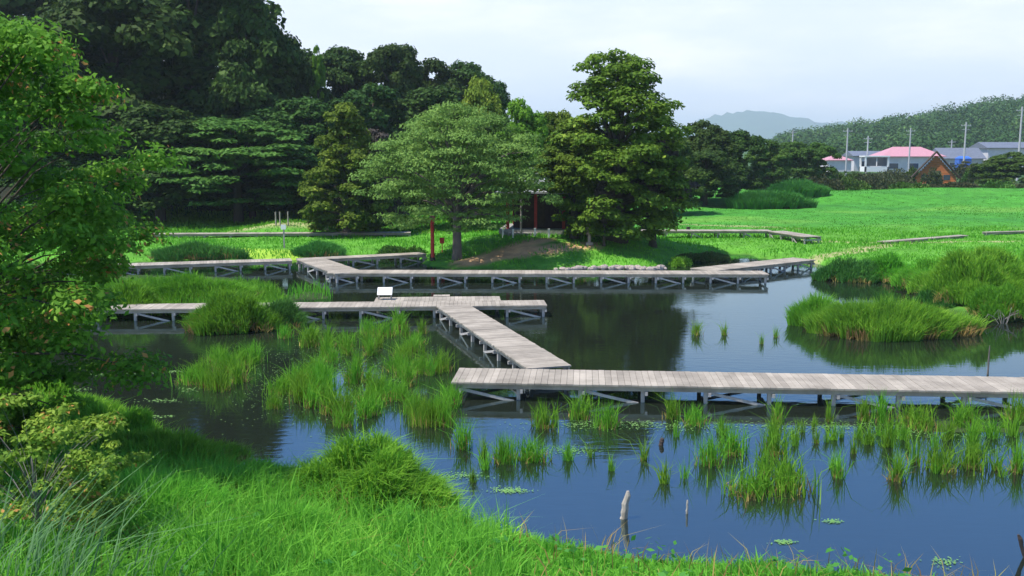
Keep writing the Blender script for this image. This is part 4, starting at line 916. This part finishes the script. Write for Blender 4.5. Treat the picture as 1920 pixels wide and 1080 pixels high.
# ------------------------------------------------------------------ village
def house(px0, px1, top, eave, base, D, depth, wall, roofm, label, rz=0, hip=True, wins=(), name='village_house', over=.5, belt=None):
    x0, zt = at(px0, D, top); x1, ze = at(px1, D, eave); _, zb = at(px0, D, base); cx = (x0 + x1) / 2; W = x1 - x0; z0 = min(zb, hz(cx, D)) - .3
    o = empty(name, (cx, D, z0), rz); tag(o, label, 'house'); ze -= z0; zt -= z0
    b_ = MB(); b_.box((0, depth / 2, ze / 2), (W - 2 * over, depth - 2 * over, ze)); b_.build('wall', wall, o)
    b_ = MB(); rl = (W / 2 - depth / 2 * .9) if hip else W / 2; rl = max(rl, W * .12)
    e = .16
    v = [(-W / 2, 0, ze), (W / 2, 0, ze), (W / 2, depth, ze), (-W / 2, depth, ze), (-rl, depth / 2, zt), (rl, depth / 2, zt)]
    b_.add(v, [(0, 1, 5, 4), (1, 2, 5), (2, 3, 4, 5), (3, 0, 4)]); b_.add([(x, y, ze - e) for x, y, _ in v[:4]] + v[:4], [(3, 2, 1, 0), (0, 1, 5, 4), (1, 2, 6, 5), (2, 3, 7, 6), (3, 0, 4, 7)])
    b_.build('roof', roofm, o)
    for wx, wz, ww, wh in wins:
        q = MB(); q.box((wx * W, over - .02, wz * ze), (ww, .08, wh)); wn = q.build('window', M['paint_white'], o)
        q = MB(); q.box((wx * W, over - .06, wz * ze), (ww - .2, .05, wh - .2)); q.build('pane', M['glass'], wn)
    return o
house(1655, 1775, 275, 293, 322, 215, 9, M['render'], M['pinkroof'], 'house with a pink hipped roof at the middle of the village', wins=((-.3, .45, 2.2, 1.4), (.0, .45, 2.6, 1.4), (.3, .45, 2.0, 1.4)))
house(1600, 1672, 283, 292, 318, 228, 8, M['render'], M['blueroof'], 'low house with a slate roof left of the pink roofed one', wins=((-.2, .5, 2.4, 1.5),), hip=False)
house(1768, 1850, 277, 297, 318, 232, 9, M['concrete'], M['blueroof'], 'long blue grey roofed house right of the pink roof', hip=False, wins=((-.2, .5, 2.5, 1.3),))
house(1552, 1600, 291, 300, 312, 212, 6, M['render'], M['pinkroof'], 'little shed with a pale pink roof at the left end of the village', over=.3)
house(1852, 1990, 266, 277, 300, 238, 10, M['render'], M['blueroof'], 'dark roofed house behind the trees at the right edge', hip=False, wins=((-.35, .5, 2.0, 1.4), (-.1, .5, 2.0, 1.4)))
# white boxy building: frame with big panes
D = 196; x0, z1 = at(1623, D, 292); x1, _ = at(1668, D, 292); z0 = at(1623, D, 322)[1]
o = empty('white_kiosk', ((x0 + x1) / 2, D, z0)); tag(o, 'white flat roofed building with big windows beside the pink roofed house', 'building'); W = x1 - x0; hh = z1 - z0
b_ = MB(); b_.box((0, 1.6, .5), (W, 3.2, 1.0)); b_.box((0, 1.6, hh - .12), (W + .2, 3.4, .24))
for x in (-W / 2 + .15, W / 2 - .15): b_.box((x, .15, hh / 2), (.3, .3, hh)); b_.box((x, 3.05, hh / 2), (.3, .3, hh))
b_.build('wall', M['paint_white'], o)
for x in (-.25, .25): q = MB(); q.box((x * W * .9, .3, hh * .62), (W * .4, .06, hh - 1.5)); q.build('window', M['glass'], o)
g_ = at(1806, 205, 300); b_ = MB(); b_.box((0, 0, 1.1), (2.6, 2, 2.2)); b_.add([(-1.4, -1.1, 2.2), (1.4, -1.1, 2.2), (1.4, 1.1, 2.2), (-1.4, 1.1, 2.2), (-1.0, 0, 2.7), (1.0, 0, 2.7)], [(0, 1, 5, 4), (1, 2, 5), (2, 3, 4, 5), (3, 0, 4), (3, 2, 1, 0)])
tag(b_.build('blue_shed', M['blue_tarp'], None, loc=(g_[0], 205, g_[1] - 1.9)), 'small bright blue shed behind the log cabin', 'shed')
# log cabin with a gabled shingle roof facing us
D = 128; xc, zr = at(1757, D, 286); zb = hz(xc, D) ; Wc = 84 / F * D; Hc = zr - zb
o = empty('log_cabin', (xc, D, zb), R(-22)); tag(o, 'orange log cabin with a steep dark gable before the village', 'cabin')
b_ = MB(); eh = 1.2
for k in range(14):
    z = .2 + k * (Hc - .5) / 14; hw = (Wc / 2 - .5) if z < eh else (Wc / 2 - .5) * max(0, (Hc - .35 - z) / (Hc - .35 - eh))
    if hw > .1: b_.box((0, 2.0, z), (hw * 2, 4.0, (Hc - .5) / 14 - .03))
b_.build('wall', M['brownwood'], o)
b_ = MB()
for s_ in (-1, 1): b_.bar((s_ * Wc / 2, 2.2, eh - .15), (0, 2.2, Hc), 5.4, .14, up=(0, 0, 1)) if False else b_.add([(s_ * Wc / 2, -.5, eh - .2), (s_ * Wc / 2, 4.8, eh - .2), (0, 4.8, Hc), (0, -.5, Hc), (s_ * Wc / 2, -.5, eh), (s_ * Wc / 2, 4.8, eh), (0, 4.8, Hc + .22), (0, -.5, Hc + .22)], [(0, 1, 2, 3), (4, 5, 6, 7), (0, 1, 5, 4), (1, 2, 6, 5), (2, 3, 7, 6), (3, 0, 4, 7)])
b_.build('roof', M['shingle'], o)
b_ = MB(); b_.box((-Wc * .25, -.15, .18), (Wc * .34, .3, .36)); b_.box((Wc * .27, -.15, .18), (Wc * .28, .3, .36)); b_.build('plinth', M['paint_white'], o)
b_ = MB(); b_.box((0, -.03, 1.1), (1.1, .08, 2.0)); b_.build('door', M['shingle'], o)
for s_ in (-.3, .3): q = MB(); q.box((s_ * Wc * .75, -.03, 1.2), (.8, .06, .7)); q.build('window', M['glass'], o)
# power poles
for px, top, D, lab in ((1590, 240, 180, 'tall concrete pole above the little pink shed'), (1628, 255, 200, 'concrete pole above the white building'), (1708, 240, 190, 'concrete pole in front of the pink roof'), (1785, 262, 240, 'faint far pole behind the blue grey roof'),
                        (1812, 229, 170, 'tall concrete pole right of the log cabin'), (1917, 200, 150, 'tallest concrete pole at the right edge'), (1487, 244, 230, 'pale far pole below the mountain saddle')):
    x, zt = at(px, D, top); zb = hz(x, D); o = empty('power_pole', (x, D, zb - .2)); tag(o, lab, 'pole', 'concrete power poles of the village')
    hh = zt - zb + .2; b_ = MB(); b_.tube([(0, 0, 0), (0, 0, hh)], [.19, .13], 8); b_.build('shaft', M['concrete'], o)
    b_ = MB(); b_.bar((-.9, 0, hh - .6), (.9, 0, hh - .6), .09, .09); b_.bar((-.7, 0, hh - 1.3), (.7, 0, hh - 1.3), .09, .09)
    for x_ in (-.8, -.3, .3, .8): b_.tube([(x_, 0, hh - .56), (x_, 0, hh - .38)], .05, 6)
    b_.build('crossarm', M['concrete'], o)
D = 118; x0 = at(1850, D)[0]; x1 = at(1885, D)[0]
fr_ = MB(); zf = hz(x0, D)
for k in range(6): fr_.box((x0 + (x1 - x0) * k / 5, D - 6, zf + .3), (.08, .08, .7))
fr_.box(((x0 + x1) / 2, D - 6.03, zf + .55), (x1 - x0, .04, .12)); fr_.box(((x0 + x1) / 2, D - 6.03, zf + .25), (x1 - x0, .04, .1))
tag(fr_.build('low_fence', M['stake']), 'low pale rail fence beyond the hedge right of the cabin', 'fence')

# ------------------------------------------------------------------ wood on the far right ridge (one mass)
r = np.random.default_rng(77); cl = []
n = 3000
xs = r.uniform(100, 560, n); ys = r.uniform(285, 520, n); hs_ = hgt(np.column_stack([xs, ys]))
k = (ridge(xs, ys) > .8) | (ys < 330); k &= (xs / ys * F + 960 > 1455) & (xs / ys * F + 960 < 2150)
xs, ys, hs_ = xs[k], ys[k], hs_[k]; s = 2.0 + 4.6 * r.random(len(xs)) ** 2.2 + .9 * wob(xs, ys, .03, 2)
cl = np.column_stack([xs, ys, hs_ + s * .75, s, s, s * .9])
V, Q = clump_leaves(cl, 110, .85, 1.4, .5, .35, r=r)
tag(link('hillside_wood', np_mesh('hillside_wood', V, [Q], M['hillwood'])), 'wooded ridge rising behind the village to the right', 'wood', None, 'stuff')

# ------------------------------------------------------------------ haze
hm_, N, L = newmat('haze'); out = N.new('ShaderNodeOutputMaterial'); pv = N.new('ShaderNodeVolumePrincipled')
pv.inputs['Color'].default_value = (.78, .95, 1, 1); pv.inputs['Density'].default_value = .00025; pv.inputs['Anisotropy'].default_value = .1
L.new(pv.outputs[0], out.inputs['Volume'])
b_ = MB(); b_.box((0, 3350, 124), (13600, 7400, 252))
hb = b_.build('haze', hm_); tag(hb, 'thin blue summer haze', 'haze', None, 'stuff')
